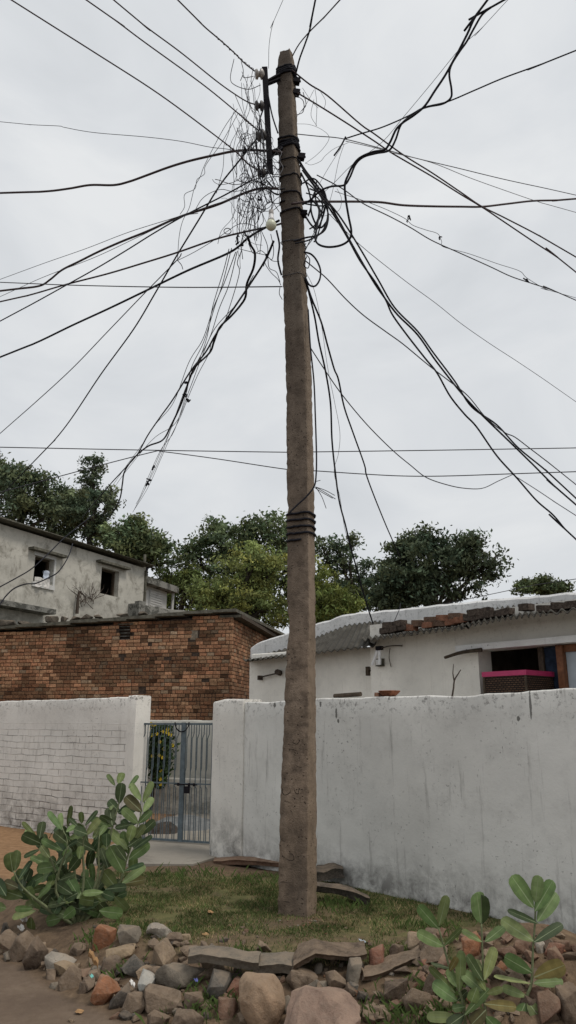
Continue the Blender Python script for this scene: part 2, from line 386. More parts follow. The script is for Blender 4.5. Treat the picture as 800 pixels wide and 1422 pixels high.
# ------------------------------------------------------------------ light
SUN_EL, SUN_AZ = math.radians(58), math.radians(125)     # azimuth clockwise from +Y
w = bpy.data.worlds.new('World'); sc.world = w; w.use_nodes = True
nt = w.node_tree; bg = nt.nodes['Background']; bg.inputs[1].default_value = .1
sky = nd(nt, 'ShaderNodeTexSky', sky_type='NISHITA', sun_disc=False, sun_elevation=SUN_EL, sun_rotation=SUN_AZ)
tc = nd(nt, 'ShaderNodeTexCoord'); g = tc.outputs['Generated']
mp = nd(nt, 'ShaderNodeMapping', {'Vector': g, 'Scale': (1.1, 1.1, 2.2), 'Rotation': (.3, .2, .5)}).outputs[0]
n = noi(nt, mp, 2.6, 7, .52, .5)
SKYK = 10.0
cl = ramp(nt, n, [(.34, (.66, .685, .71)), (.50, (.735, .757, .78)), (.66, (.82, .835, .845))])
hz = ramp(nt, sep(nt, g)[2], [(0, .93), (.45, .985), (1, 1.03)])
cl = mixc(nt, 1.0, cl, hz, 'MULTIPLY')
cl = nd(nt, 'ShaderNodeVectorMath', {0: cl, 'Scale': SKYK}, operation='SCALE').outputs[0]
sk = mixc(nt, .95, sky.outputs[0], cl)
nt.links.new(sk, bg.inputs[0])
sd = bpy.data.lights.new('sun', 'SUN'); so = bpy.data.objects.new('sun', sd); COL.objects.link(so)
sd.energy = 1.7; sd.angle = math.radians(18); sd.color = (1, .93, .84)
dirv = Vector((math.sin(SUN_AZ) * math.cos(SUN_EL), math.cos(SUN_AZ) * math.cos(SUN_EL), math.sin(SUN_EL)))
so.rotation_euler = dirv.to_track_quat('Z', 'Y').to_euler()
sc.view_settings.view_transform = 'Standard'; sc.view_settings.look = 'None'; sc.view_settings.exposure = 0
# ------------------------------------------------------------------ terrain
EDGE = [(-12, 13.6), (-4, 7.9), (-2.07, 6.02), (-1.6, 5.5), (-1.21, 5.11), (-.89, 4.82), (0, 4.3), (1, 3.95), (2, 3.7), (12, 2.2)]
def edgeY(x):
    if x <= EDGE[0][0]: return EDGE[0][1] + (EDGE[0][0] - x) * .7
    for (a, b), (c, d) in zip(EDGE, EDGE[1:]):
        if x <= c: return b + (d - b) * (x - a) / (c - a)
    return EDGE[-1][1]
def hgt(x, y):
    d = (y - edgeY(x)) * .8 + .05 * fn(x, y, 3, 1.3)
    h = .2 * sstep(.02, .75, d) + .012 * fn(x, y, 0, 2.2) * sstep(-.2, .4, d)
    h += .27 * math.exp(-(((x - 1.45) / .55) ** 2 + ((y - 4.95) / .45) ** 2))
    h += .03 * math.exp(-(((x + .1) / .9) ** 2 + ((y - 5.6) / .5) ** 2))
    return h
def gpt(px, py):
    """where the pixel's ray meets the terrain"""
    d = ray(px, py); o = Vector((0, 0, CAMZ)); t = 2.0
    while t < 60:
        p = o + d * t
        if p.z <= hgt(p.x, p.y): return Vector((p.x, p.y, hgt(p.x, p.y)))
        t += .01
    return o + d * t
def zone(x, y):
    d = (y - edgeY(x)) * .8 + .06 * fn(x, y, 7, 2.5)
    road = 1 - sstep(-.04, .06, d)
    # lawn: between the bank and the wall / gate apron
    g = sstep(.5, .85, d + .25 * fn(x, y, 1, 1.2)) * sstep(0, .3, 8.1 - y - .08 * x + .3 * fn(x, y, 5, 1.0))
    g *= sstep(0, .5, x + 2.3 - .35 * fn(x, y, 2, 1.4) + (7 - y) * .35)
    g *= 1 - .75 * math.exp(-(((x + .15) / .8) ** 2 + ((y - 5.62) / .22) ** 2))
    g *= 1 - .97 * math.exp(-(((x - .14) / .34) ** 2 + ((y - 6.12) / .20) ** 2)); g *= 1 - .55 * sstep(.08, .35, fn(x, y, 12, 1.9))
    if x > 1.0: g *= sstep(0, .3, y - 5.2)
    o = sstep(0, .5, -1.75 - x + .3 * fn(x, y, 8, 1.5)) * sstep(6.9, 7.6, y) * sstep(0, .3, d - .7)
    return road, max(0, min(1, g)), o
def axis_vals(lo, hi, fine0, fine1, st):
    out = []; x = fine0
    while x <= fine1: out.append(x); x += st
    s = st; x = fine0
    while x > lo: s *= 1.35; x -= s; out.insert(0, max(x, lo))
    s = st; x = out[-1]
    while x < hi: s *= 1.35; x += s; out.append(min(x, hi))
    return out
xs = axis_vals(-150, 150, -4.5, 3.2, .04); ys = axis_vals(-60, 300, 3.2, 10.5, .04)
vs = [(x, y, hgt(x, y)) for y in ys for x in xs]; nx = len(xs)
fs = [(j * nx + i, j * nx + i + 1, (j + 1) * nx + i + 1, (j + 1) * nx + i) for j in range(len(ys) - 1) for i in range(nx - 1)]
me = bpy.data.meshes.new('ground'); me.from_pydata(vs, [], fs)
zc = [zone(v[0], v[1]) for v in vs]
l = me.color_attributes.new('Zone', 'FLOAT_COLOR', 'POINT'); l.data.foreach_set('color', [k for c in zc for k in (c[0], c[1], c[2], 1)])
me.materials.append(M['ground']); me.polygons.foreach_set('use_smooth', [True] * len(me.polygons))
go = bpy.data.objects.new('ground', me); COL.objects.link(go); go['kind'] = 'structure'
# grass
mb = MB(); RG = random.Random(3); cnt = 0
while cnt < 90000:
    x = RG.uniform(-3.2, 2.2); y = RG.uniform(4.6, 8.6)
    if RG.random() > zone(x, y)[1]: continue
    if fn(x, y, 9, 3.5) + .48 < RG.random() * .85: continue
    cnt += 1
    z = hgt(x, y) - .003; a = RG.uniform(0, 6.28); hh = RG.uniform(.010, .030) * (1.3 if RG.random() < .1 else 1); wd = RG.uniform(.002, .0045)
    ln = RG.uniform(.2, 1.4) * hh; b2 = RG.uniform(0, 6.28)
    k = RG.uniform(.55, 1.25) * (.8 + .5 * fn(x, y, 4, 2.0))
    dry = RG.random() < .22 + .5 * max(0, fn(x, y, 6, 1.6))
    c = (.36 * k, .28 * k, .15 * k) if dry else (.12 * k, .165 * k, .055 * k)
    mb.add([(x - wd * math.cos(a), y - wd * math.sin(a), z), (x + wd * math.cos(a), y + wd * math.sin(a), z), (x + ln * math.cos(b2), y + ln * math.sin(b2), z + hh)], [(0, 1, 2)], col=c)
for (px, py, n_, sp) in ((175, 1352, 60, .05), (290, 1400, 220, .13), (560, 1408, 260, .16), (470, 1262, 160, .2), (590, 1290, 120, .12), (260, 1215, 120, .2), (150, 1300, 120, .15), (610, 1412, 200, .12), (355, 1225, 90, .2), (335, 1330, 60, .1)):
    c_ = gpt(px, py)
    for i in range(n_):
        x, y = RG.gauss(c_.x, sp), RG.gauss(c_.y, sp * .6); z = hgt(x, y); a = RG.uniform(0, 6.28); b2 = RG.uniform(0, 6.28); hh = RG.uniform(.03, .085); wd = RG.uniform(.002, .004); ln = hh * RG.uniform(.3, 1.1); k = RG.uniform(.6, 1.2)
        mb.add([(x - wd * math.cos(a), y - wd * math.sin(a), z - .005), (x + wd * math.cos(a), y + wd * math.sin(a), z - .005), (x + ln * .4 * math.cos(b2) + wd * .6, y + ln * .4 * math.sin(b2), z + hh * .65), (x + ln * math.cos(b2), y + ln * math.sin(b2), z + hh)], [(0, 1, 2), (0, 2, 3)], col=(.11 * k, .16 * k, .05 * k))
props(mb.build('lawn_grass', M['grass']), 'short patchy green grass around the foot of the pole', 'grass', kind='stuff')
# ------------------------------------------------------------------ old masonry walls
def interp(tab, x):
    if x <= tab[0][0]: return tab[0][1]
    for (a, b), (c, d) in zip(tab, tab[1:]):
        if x <= c: return b + (d - b) * (x - a) / (c - a)
    return tab[-1][1]
def rough_wall(fr, mb, s0, s1, t0, t1, z0, ztop, step=.06, amp=.006, topamp=.012, round_=.03, seed=0, rows=14, cap=True):
    """t1 is the face towards the camera. ztop = function of s"""
    n = max(2, int(abs(s1 - s0) / step)); loops = []; L = None
    for i in range(n + 1):
        s = s0 + (s1 - s0) * i / n; zt = ztop(s) + topamp * noise.fractal(Vector((s * 2.5, seed, 0)), 1, 2, 4) + .006 * noise.noise(Vector((s * 23, seed, 3)))
        e = min(i, n - i) / n * abs(s1 - s0); er = round_ * .5 * max(0, 1 - e / .05)
        pr = []
        for k in range(rows): pr.append((t1, z0 + (zt - round_ - z0) * k / (rows - 1)))
        pr += [(t1 - round_ * .3, zt - round_ * .3), (t1 - round_, zt), (t0 + round_, zt), (t0 + round_ * .3, zt - round_ * .3), (t0, zt - round_), (t0, z0)]
        loop = []
        for k, (t, z) in enumerate(pr):
            sg = 1 if t > (t0 + t1) / 2 else -1
            tt = t - sg * er + sg * amp * noise.fractal(Vector((s * 1.6 + seed, z * 1.6, 3)), 1, 2, 3)
            loop.append((s, tt, z, k))
        loops.append(loop)
    m = len(loops[0]); vs = []; uv = []
    for lp in loops:
        for (s, t, z, k) in lp: vs.append(fr.P(s, t, z)); uv.append((s, z if rows - 1 >= k or k >= m - 2 else ztop(s) - .02 + (t1 - t) * .5))
    fs = []
    for i in range(n):
        for k in range(m - 1): fs.append((i * m + k, i * m + k + 1, (i + 1) * m + k + 1, (i + 1) * m + k))
    mb.add(vs, fs, uv)
    if cap:
        for i, fl in ((0, 1), (n, 0)):
            lp = loops[i]; vv = [fr.P(s, t, z) for s, t, z, k in lp]; uu = [(s + t * 1.0, z) for s, t, z, k in lp]
            # strips between front and back edge
            q = [];  r = rows + 1
            idx = list(range(m)); 
            for k in range(rows): q.append(k)
            mb.add(vv, [tuple(idx if fl else idx[::-1])], uu)
WR = Fr(297, 8.91, 800, 5.67)
topR = [(WR.S(px, py), WR.Z(px, py)) for px, py in ((337, 976), (400, 973), (470, 969), (560, 967), (640, 966), (720, 961), (800, 955))] 
sj = WR.S(338, 975)
t = thing('boundary_wall', 'long whitewashed plaster wall with dark drip streaks behind the pole', 'wall', WR.P(sj, 0, .1))
mb = MB(); rough_wall(WR, mb, sj, WR.len + 4.5, -.23, 0, -.4, lambda s: interp(topR, s), seed=2, round_=.014, amp=.014, topamp=.016)
mb.build('wall_body', M['wallright'], t, smooth=True, sharp=50)
mb = MB(); rough_wall(WR, mb, 0, sj + .02, -.27, .028, -.4, lambda s: 1.875 - .02 * sstep(.3, 0, s), seed=5, round_=.03, amp=.010)
mb.build('gate_pier', M['walljamb'], t, smooth=True, sharp=50)
WL = Fr(0, 11.5, 188, 9.8)
topL = [(WL.S(px, py), WL.Z(px, py)) for px, py in ((0, 974), (60, 972), (120, 970), (170, 968), (185, 967))]
t = thing('boundary_wall', 'whitewashed brick garden wall with open mortar joints left of the gate', 'wall', WL.P(WL.len, 0, .1))
mb = MB(); rough_wall(WL, mb, -7, WL.len - .13, -.25, 0, -.4, lambda s: interp(topL, s), seed=21, round_=.016, amp=.014, rows=22)
mb.build('wall_body', M['wallleft'], t, smooth=True, sharp=50)
mb = MB(); rough_wall(WL, mb, WL.len - .15, WL.len, -.27, .012, -.4, lambda s: topL[-1][1] + .01, seed=22, round_=.018, amp=.010, step=.03)
mb.build('end_pier', M['wallpier'], t, smooth=True, sharp=50)
# ------------------------------------------------------------------ gate of two leaves
G = Fr(196, 9.95, 299, 9.55)
gz0 = .235; gz1 = G.Z(250, 1004)
t = thing('iron_gate', 'blue-grey two-leaf iron bar gate standing closed between whitewashed walls', 'gate', G.P(0, 0, .2))
L = G.len; mid = G.S(256, 1010)
def bent(s, z0, z1, jog, zs):
    return [G.P(s + (jog if i % 2 else 0), 0, z) for i, z in enumerate(zs)]
for nm, a, b, nb in (('gate_leaf', 0.0, mid - .004, 7), ('gate_leaf', mid + .004, L - .01, 5)):
    mb = MB()
    for s in (a + .013, b - .013): G.box(mb, s - .013, s + .013, -.012, .012, gz0, gz1)
    for z in (gz0 + .012, gz1 - .012): G.box(mb, a + .027, b - .027, -.010, .010, z - .012, z + .012)
    leaf = mb.build('gate_leaf', M['gatepaint'], t)
    zt = gz1 - .024; zb = gz0 + .024; H = zt - zb
    for i in range(nb):
        s = a + .03 + (b - a - .06) * (i + .5) / nb
        mb = MB(); j = .5 * (b - a) / nb * .55
        tube(mb, [G.P(s, 0, zt), G.P(s, 0, zb + H * .92), G.P(s - j, 0, zb + H * .88), G.P(s - j, 0, zb + H * .62), G.P(s - 2 * j * .75, 0, zb + H * .585), G.P(s - 2 * j * .75, 0, zb + H * .46),
                  G.P(s - j * .6, 0, zb + H * .44), G.P(s - j * .6, 0, zb)], .0055, 4)
        mb.build('bar', M['gatepaint'], leaf)
        if i < nb - 1:
            s2 = s + .5 * (b - a - .06) / nb; mb = MB(); tube(mb, [G.P(s2, .002, zt), G.P(s2, .002, zb)], .0055, 4); mb.build('bar', M['gatepaint'], leaf)
    mb = MB(); G.box(mb, a + .027, b - .027, .013, .019, zb + H * .475, zb + H * .487); mb.build('cross_rail', M['gatepaint'], leaf)
mb = MB()
G.box(mb, mid - .03, mid + .03, .014, .020, gz0 + .001, gz1 + .006); mb.build('meeting_plate', M['gatepaint'], t)
mb = MB(); zc_ = gz0 + (gz1 - gz0) * .475
tube(mb, [G.P(mid - .09, .03, zc_), G.P(mid + .22, .03, zc_)], .008, 6); G.box(mb, mid + .05, mid + .12, .021, .045, zc_ - .10, zc_ - .02)
for q in (-.05, .1, .17): G.box(mb, mid + q, mid + q + .02, .021, .042, zc_ - .018, zc_ + .018)
mb.build('latch', M['iron'], t)
for o_ in (0, .014):
    mb = MB(); tube(mb, [G.P(mid + .10 * math.cos(an) - .02 + o_ * .3, .03, gz1 + .012 + .12 * math.sin(an) * (1 - o_ * 3)) for an in [math.pi + math.pi * k / 12 for k in range(13)]], .005, 5)
    mb.build('wire_loop', M['iron'], t)
mb = MB(); tube(mb, [G.P(-.13, .0, gz1 - .01), G.P(.01, 0, gz1 - .01)], .005, 5); tube(mb, [G.P(-.06, .0, gz0 + .5), G.P(.01, 0, gz0 + .5)], .008, 5); mb.build('hinge', M['iron'], t)
# concrete apron through the gate and on to the yard
mb = MB()
pts = [onz(px, py, .215) for px, py in ((118, 1200), (255, 1199), (300, 1191), (298, 1184))]
P4 = [pts[0], onz(268, 1201, .215), pts[2], G.P(L + .05, -.3, 0), G.P(L + .3, -3.1, 0), G.P(-1.0, -3.1, 0), G.P(-.15, -.05, 0), onz(140, 1180, .215)]
P4 = [Vector((p.x, p.y, .222)) for p in P4]
mb.add([(p.x, p.y, p.z) for p in P4] + [(p.x, p.y, .1) for p in P4], [tuple(range(8))] + [(i, i + 8, (i + 1) % 8 + 8, (i + 1) % 8) for i in range(8)], [(p.x, p.y) for p in P4] * 2)
props(mb.build('path', M['concrete']), kind='structure')
# yard wall behind the gate
GW = Fr(150, 13.3, 330, 12.6)
gb = MB(); rough_wall(GW, gb, -1.5, GW.len + 1.2, -.2, 0, 0, lambda s: GW.Z(255, 1000), seed=31, round_=.02)
t = thing('yard_wall', 'low white wall at the back of the yard seen through the gate bars', 'wall', GW.P(.9, 0, .2))
gb.build('wall_body', M['gardenwall'], t, smooth=True, sharp=50)
gb = MB(); rough_wall(GW, gb, -1.5, GW.len + 1.2, .0, .16, 0, lambda s: .74, seed=33, round_=.02); gb.build('plinth', M['gardenwall'], t, smooth=True, sharp=50)
# ------------------------------------------------------------------ brick outhouse: every brick modelled
BH = Fr(0, 17.1, 321, 16.0)
apex_s = BH.len
tabB = [(BH.S(px, py), BH.Z(px, py)) for px, py in ((0, 876), (90, 869), (165, 863), (240, 857), (321, 852))]
bt = thing('brick_house', 'low bare orange brick building with thin slab roof behind the garden walls', 'house', BH.P(BH.len / 2, -2, .2))
mb = MB(); mb.hasc = True; RB = random.Random(11); bw, bh, mo = .168, .078, .011
vent_s0, vent_s1 = BH.S(165, 880), BH.S(183, 880); vz0, vz1 = BH.Z(170, 890), BH.Z(170, 866)
jali = (BH.S(265, 880), BH.S(274, 880), BH.Z(270, 889), BH.Z(270, 873))
holes_b = [(BH.S(px, py), BH.Z(px, py)) for px, py in ((209, 894), (275, 908), (199, 958), (170, 913), (231, 914), (288, 945))]
def brick_face(P, s0, s1, ztop, nrow0, skip, side=0.0):
    r = 0; z = .55
    while z < 4.3:
        off = (r % 2) * bw * .5 + RB.uniform(-.02, .02); s = s0 - off; head = (r // 1) % 3 == 1 and RB.random() < .35
        while s < s1:
            wd = bw if not head else bw * .5
            if RB.random() < .18: wd = bw * .5
            a, b = max(s, s0), min(s + wd - mo, s1); mzz = (z + bh - mo)
            s += wd
            if b - a < .02 or mzz > ztop((a + b) / 2) - .01: continue
            c = (a + b) / 2
            if skip(c, z + bh / 2): continue
            dn = 1.15 * fn(c, z * 1.5, 1, .8) + .4 * fn(c, z, 5, 2.6)
            darkening = sstep(-.02, .30, dn) * 1.1 + .6 * sstep(2.55, 2.15, z) + side + (.9 * sstep(BH.len - .75, BH.len - .1, c) * sstep(3.7, 2.6, z) if not side else 0)  # soot patches by noise; darker low down, at the corner and side
            k = RB.uniform(.75, 1.25) * (1 - .60 * min(1, darkening + RB.uniform(-.25, .25) if darkening > .05 else 0))
            hue = RB.random()
            col = (.40 * k, (.195 + .05 * hue) * k, (.11 + .035 * hue) * k)
            if RB.random() < .06: col = tuple(x * .45 for x in col)
            if RB.random() < .05: col = (.42 * k, .30 * k, .2 * k)
            t = RB.uniform(-.006, .008); dz = RB.uniform(-.003, .003); ch = .006
            A = [(a, -.05, z + dz), (b, -.05, z + dz), (b, -.05, mzz + dz), (a, -.05, mzz + dz), (a, t - ch, z + dz), (b, t - ch, z + dz), (b, t - ch, mzz + dz), (a, t - ch, mzz + dz),
                 (a + ch, t, z + dz + ch), (b - ch, t, z + dz + ch), (b - ch, t, mzz + dz - ch), (a + ch, t, mzz + dz - ch)]
            mb.add([P(*q) for q in A], [(0, 1, 5, 4), (1, 2, 6, 5), (2, 3, 7, 6), (3, 0, 4, 7), (4, 5, 9, 8), (5, 6, 10, 9), (6, 7, 11, 10), (7, 4, 8, 11), (8, 9, 10, 11)], col=col)
        z += bh; r += 1
def skipB(s, z):
    if vent_s0 < s < vent_s1 and vz0 < z < vz1: return True
    if jali[0] < s < jali[1] and jali[2] < z < jali[3]: return True
    return any(abs(s - a) < .07 and abs(z - b) < .045 for a, b in holes_b)
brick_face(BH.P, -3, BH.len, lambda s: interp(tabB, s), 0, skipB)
# side wall, running away behind the white house
SB = Fr(321, 16.0, 392, 22.0)
apz = tabB[-1][1]; 
zside = lambda s: apz - .10
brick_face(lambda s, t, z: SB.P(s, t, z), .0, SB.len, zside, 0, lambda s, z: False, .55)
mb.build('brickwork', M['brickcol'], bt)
core = MB(); mortar = m_simple('dark lime mortar', (.060, .045, .036), .97, .4, 20, .05, .5)
BH.wall(core, -3, BH.len - .02, -.25, -.012, 0, 3.2, ())
for i in range(24):
    a = -3 + (BH.len + 2.98) * i / 24; b = -3 + (BH.len + 2.98) * (i + 1) / 24
    zt = interp(tabB, (a + b) / 2) - .05
    segs = [(a, b)]
    for q in segs:
        if q[1] > vent_s0 and q[0] < vent_s1:
            if q[0] < vent_s0: BH.box(core, q[0], vent_s0, -.25, -.012, 3.2, zt)
            if q[1] > vent_s1: BH.box(core, vent_s1, q[1], -.25, -.012, 3.2, zt)
            BH.box(core, max(q[0], vent_s0), min(q[1], vent_s1), -.25, -.12, 3.2, zt)
        else: BH.box(core, q[0], q[1], -.25, -.012, 3.2, zt)
SB.box(core, .10, SB.len, -.25, -.012, 0, apz - .12)
core.build('mortar_core', mortar, bt)
v = MB(); BH.box(v, vent_s0 - .03, vent_s1 + .03, .0, .02, vz1 - .03, vz1); 
f = v.build('vent', M['slabtile'], bt)
for k in range(5):
    v = MB(); z = vz0 + (vz1 - vz0 - .03) * (k + .5) / 5; BH.box(v, vent_s0, vent_s1 - .06, -.05, -.02, z - .008, z + .008); v.build('louvre', M['mossledge'], f)
v = MB(); js, jz = (jali[0] + jali[1]) / 2, (jali[2] + jali[3]) / 2; rr = (jali[1] - jali[0]) / 2
for k in range(6):
    an = k * math.pi / 3
    v.add([BH.P(js + rr * (1.0 * math.cos(an + d) * q), .012, jz + rr * 1.35 * math.sin(an + d) * q) for d, q in ((0, .15), (-.3, .6), (0, 1), (.3, .6))], [(0, 1, 2, 3)])
v.add([BH.P(js + rr * 1.1 * a, -.008, jz + rr * 1.5 * b) for a, b in ((-1, -1), (1, -1), (1, 1), (-1, 1))], [(0, 1, 2, 3)])
v.build('jali_flower', m_simple('grimy jali plaster', (.26, .22, .17), .95, .5, 20, .1), bt)
# roof: thin slabs, a little uneven, sloping away on the side
rf = MB()
for i in range(-2, 9):
    a = BH.len * i / 8.0 - .4; b = BH.len * (i + 1) / 8.0 - .4 + .012
    za, zb_ = interp(tabB, max(0, a)) + .01, interp(tabB, min(BH.len, b)) + .01; jj = RB.uniform(0, .02)
    if i == 8: b = BH.len + .12
    BH.box(rf, a, b, -5.0, .16 + RB.uniform(0, .05), za + jj, za + jj + .055, z1b=zb_ + jj + .055)
    # (bottom follows the start height)
roof = rf.build('roof', M['slabtile'], bt)
rf = MB(); n = 14
for i in range(n):
    a = SB.len * i / n; b = SB.len * (i + 1) / n; SB.box(rf, a, b, -.3, .18, apz - .085, apz - .03)
rf.build('eave_slab', M['slabtile'], bt)
rf = MB(); SB.box(rf, -.02, SB.len, .182, .20, apz - .10, apz - .02); rf.build('eave_slab', M['darkwood'], bt)
# ------------------------------------------------------------------ rocks
def rock(name, c, size, rot=(0, 0, 0), seed=0, n=14, col=(.15, .12, .09), rough=.02, mat='rock', box_=.0, bev=.10, label=None, cat='stone', group=None, parent=None):
    r = random.Random(seed); bm = bmesh.new()
    for i in range(n):
        v = Vector((r.gauss(0, 1), r.gauss(0, 1), r.gauss(0, 1))).normalized()
        if box_: v = Vector([math.copysign(abs(q) ** (1 - box_), q) for q in v])
        v *= r.uniform(.86, 1.08); bm.verts.new((v.x, v.y, v.z))
    bmesh.ops.convex_hull(bm, input=bm.verts[:])
    loose = [v for v in bm.verts if not v.link_faces]; bmesh.ops.delete(bm, geom=loose, context='VERTS')
    mx = [max(abs(v.co[k]) for v in bm.verts) for k in range(3)]
    for v in bm.verts: v.co = Vector([v.co[k] / mx[k] for k in range(3)])
    bmesh.ops.dissolve_limit(bm, angle_limit=.25, verts=bm.verts[:], edges=bm.edges[:])
    bmesh.ops.bevel(bm, geom=bm.edges[:], offset=bev, segments=2, profile=.6, affect='EDGES', clamp_overlap=True)
    bmesh.ops.triangulate(bm, faces=bm.faces[:])
    bmesh.ops.subdivide_edges(bm, edges=[e for e in bm.edges if e.calc_length() > .28], cuts=2, use_grid_fill=True)
    bmesh.ops.triangulate(bm, faces=bm.faces[:])
    for v in bm.verts:
        d = noise.fractal(v.co * 1.6 + Vector((seed * 3.1, 0, 0)), 1, 2, 4) * rough * 3
        v.co += v.co.normalized() * d
        v.co = Vector([v.co[k] * size[k] / 2 for k in range(3)])
    me = bpy.data.meshes.new(name); bm.to_mesh(me); bm.free()
    me.polygons.foreach_set('use_smooth', [True] * len(me.polygons)); me.set_sharp_from_angle(angle=math.radians(38))
    me.materials.append(M[mat]); o = bpy.data.objects.new(name, me); COL.objects.link(o)
    o.location = c; o.rotation_euler = rot; o.color = c4(col)
    if parent is not None: o.parent = parent; o.location = Vector(c) - parent.location
    else: props(o, label, cat, group)
    return o
SH = {  # albedo by colour word
 'brown': (.215, .16, .115), 'dbrown': (.13, .095, .07), 'tan': (.32, .24, .165), 'btan': (.36, .25, .165), 'pink': (.36, .25, .195), 'grey': (.21, .185, .15), 'dgrey': (.08, .072, .064),
 'blue': (.125, .12, .108), 'orange': (.34, .15, .078), 'red': (.24, .11, .075), 'pale': (.44, .40, .34), 'yel': (.38, .285, .185), 'rbrown': (.20, .118, .082), 'white': (.52, .52, .48)}
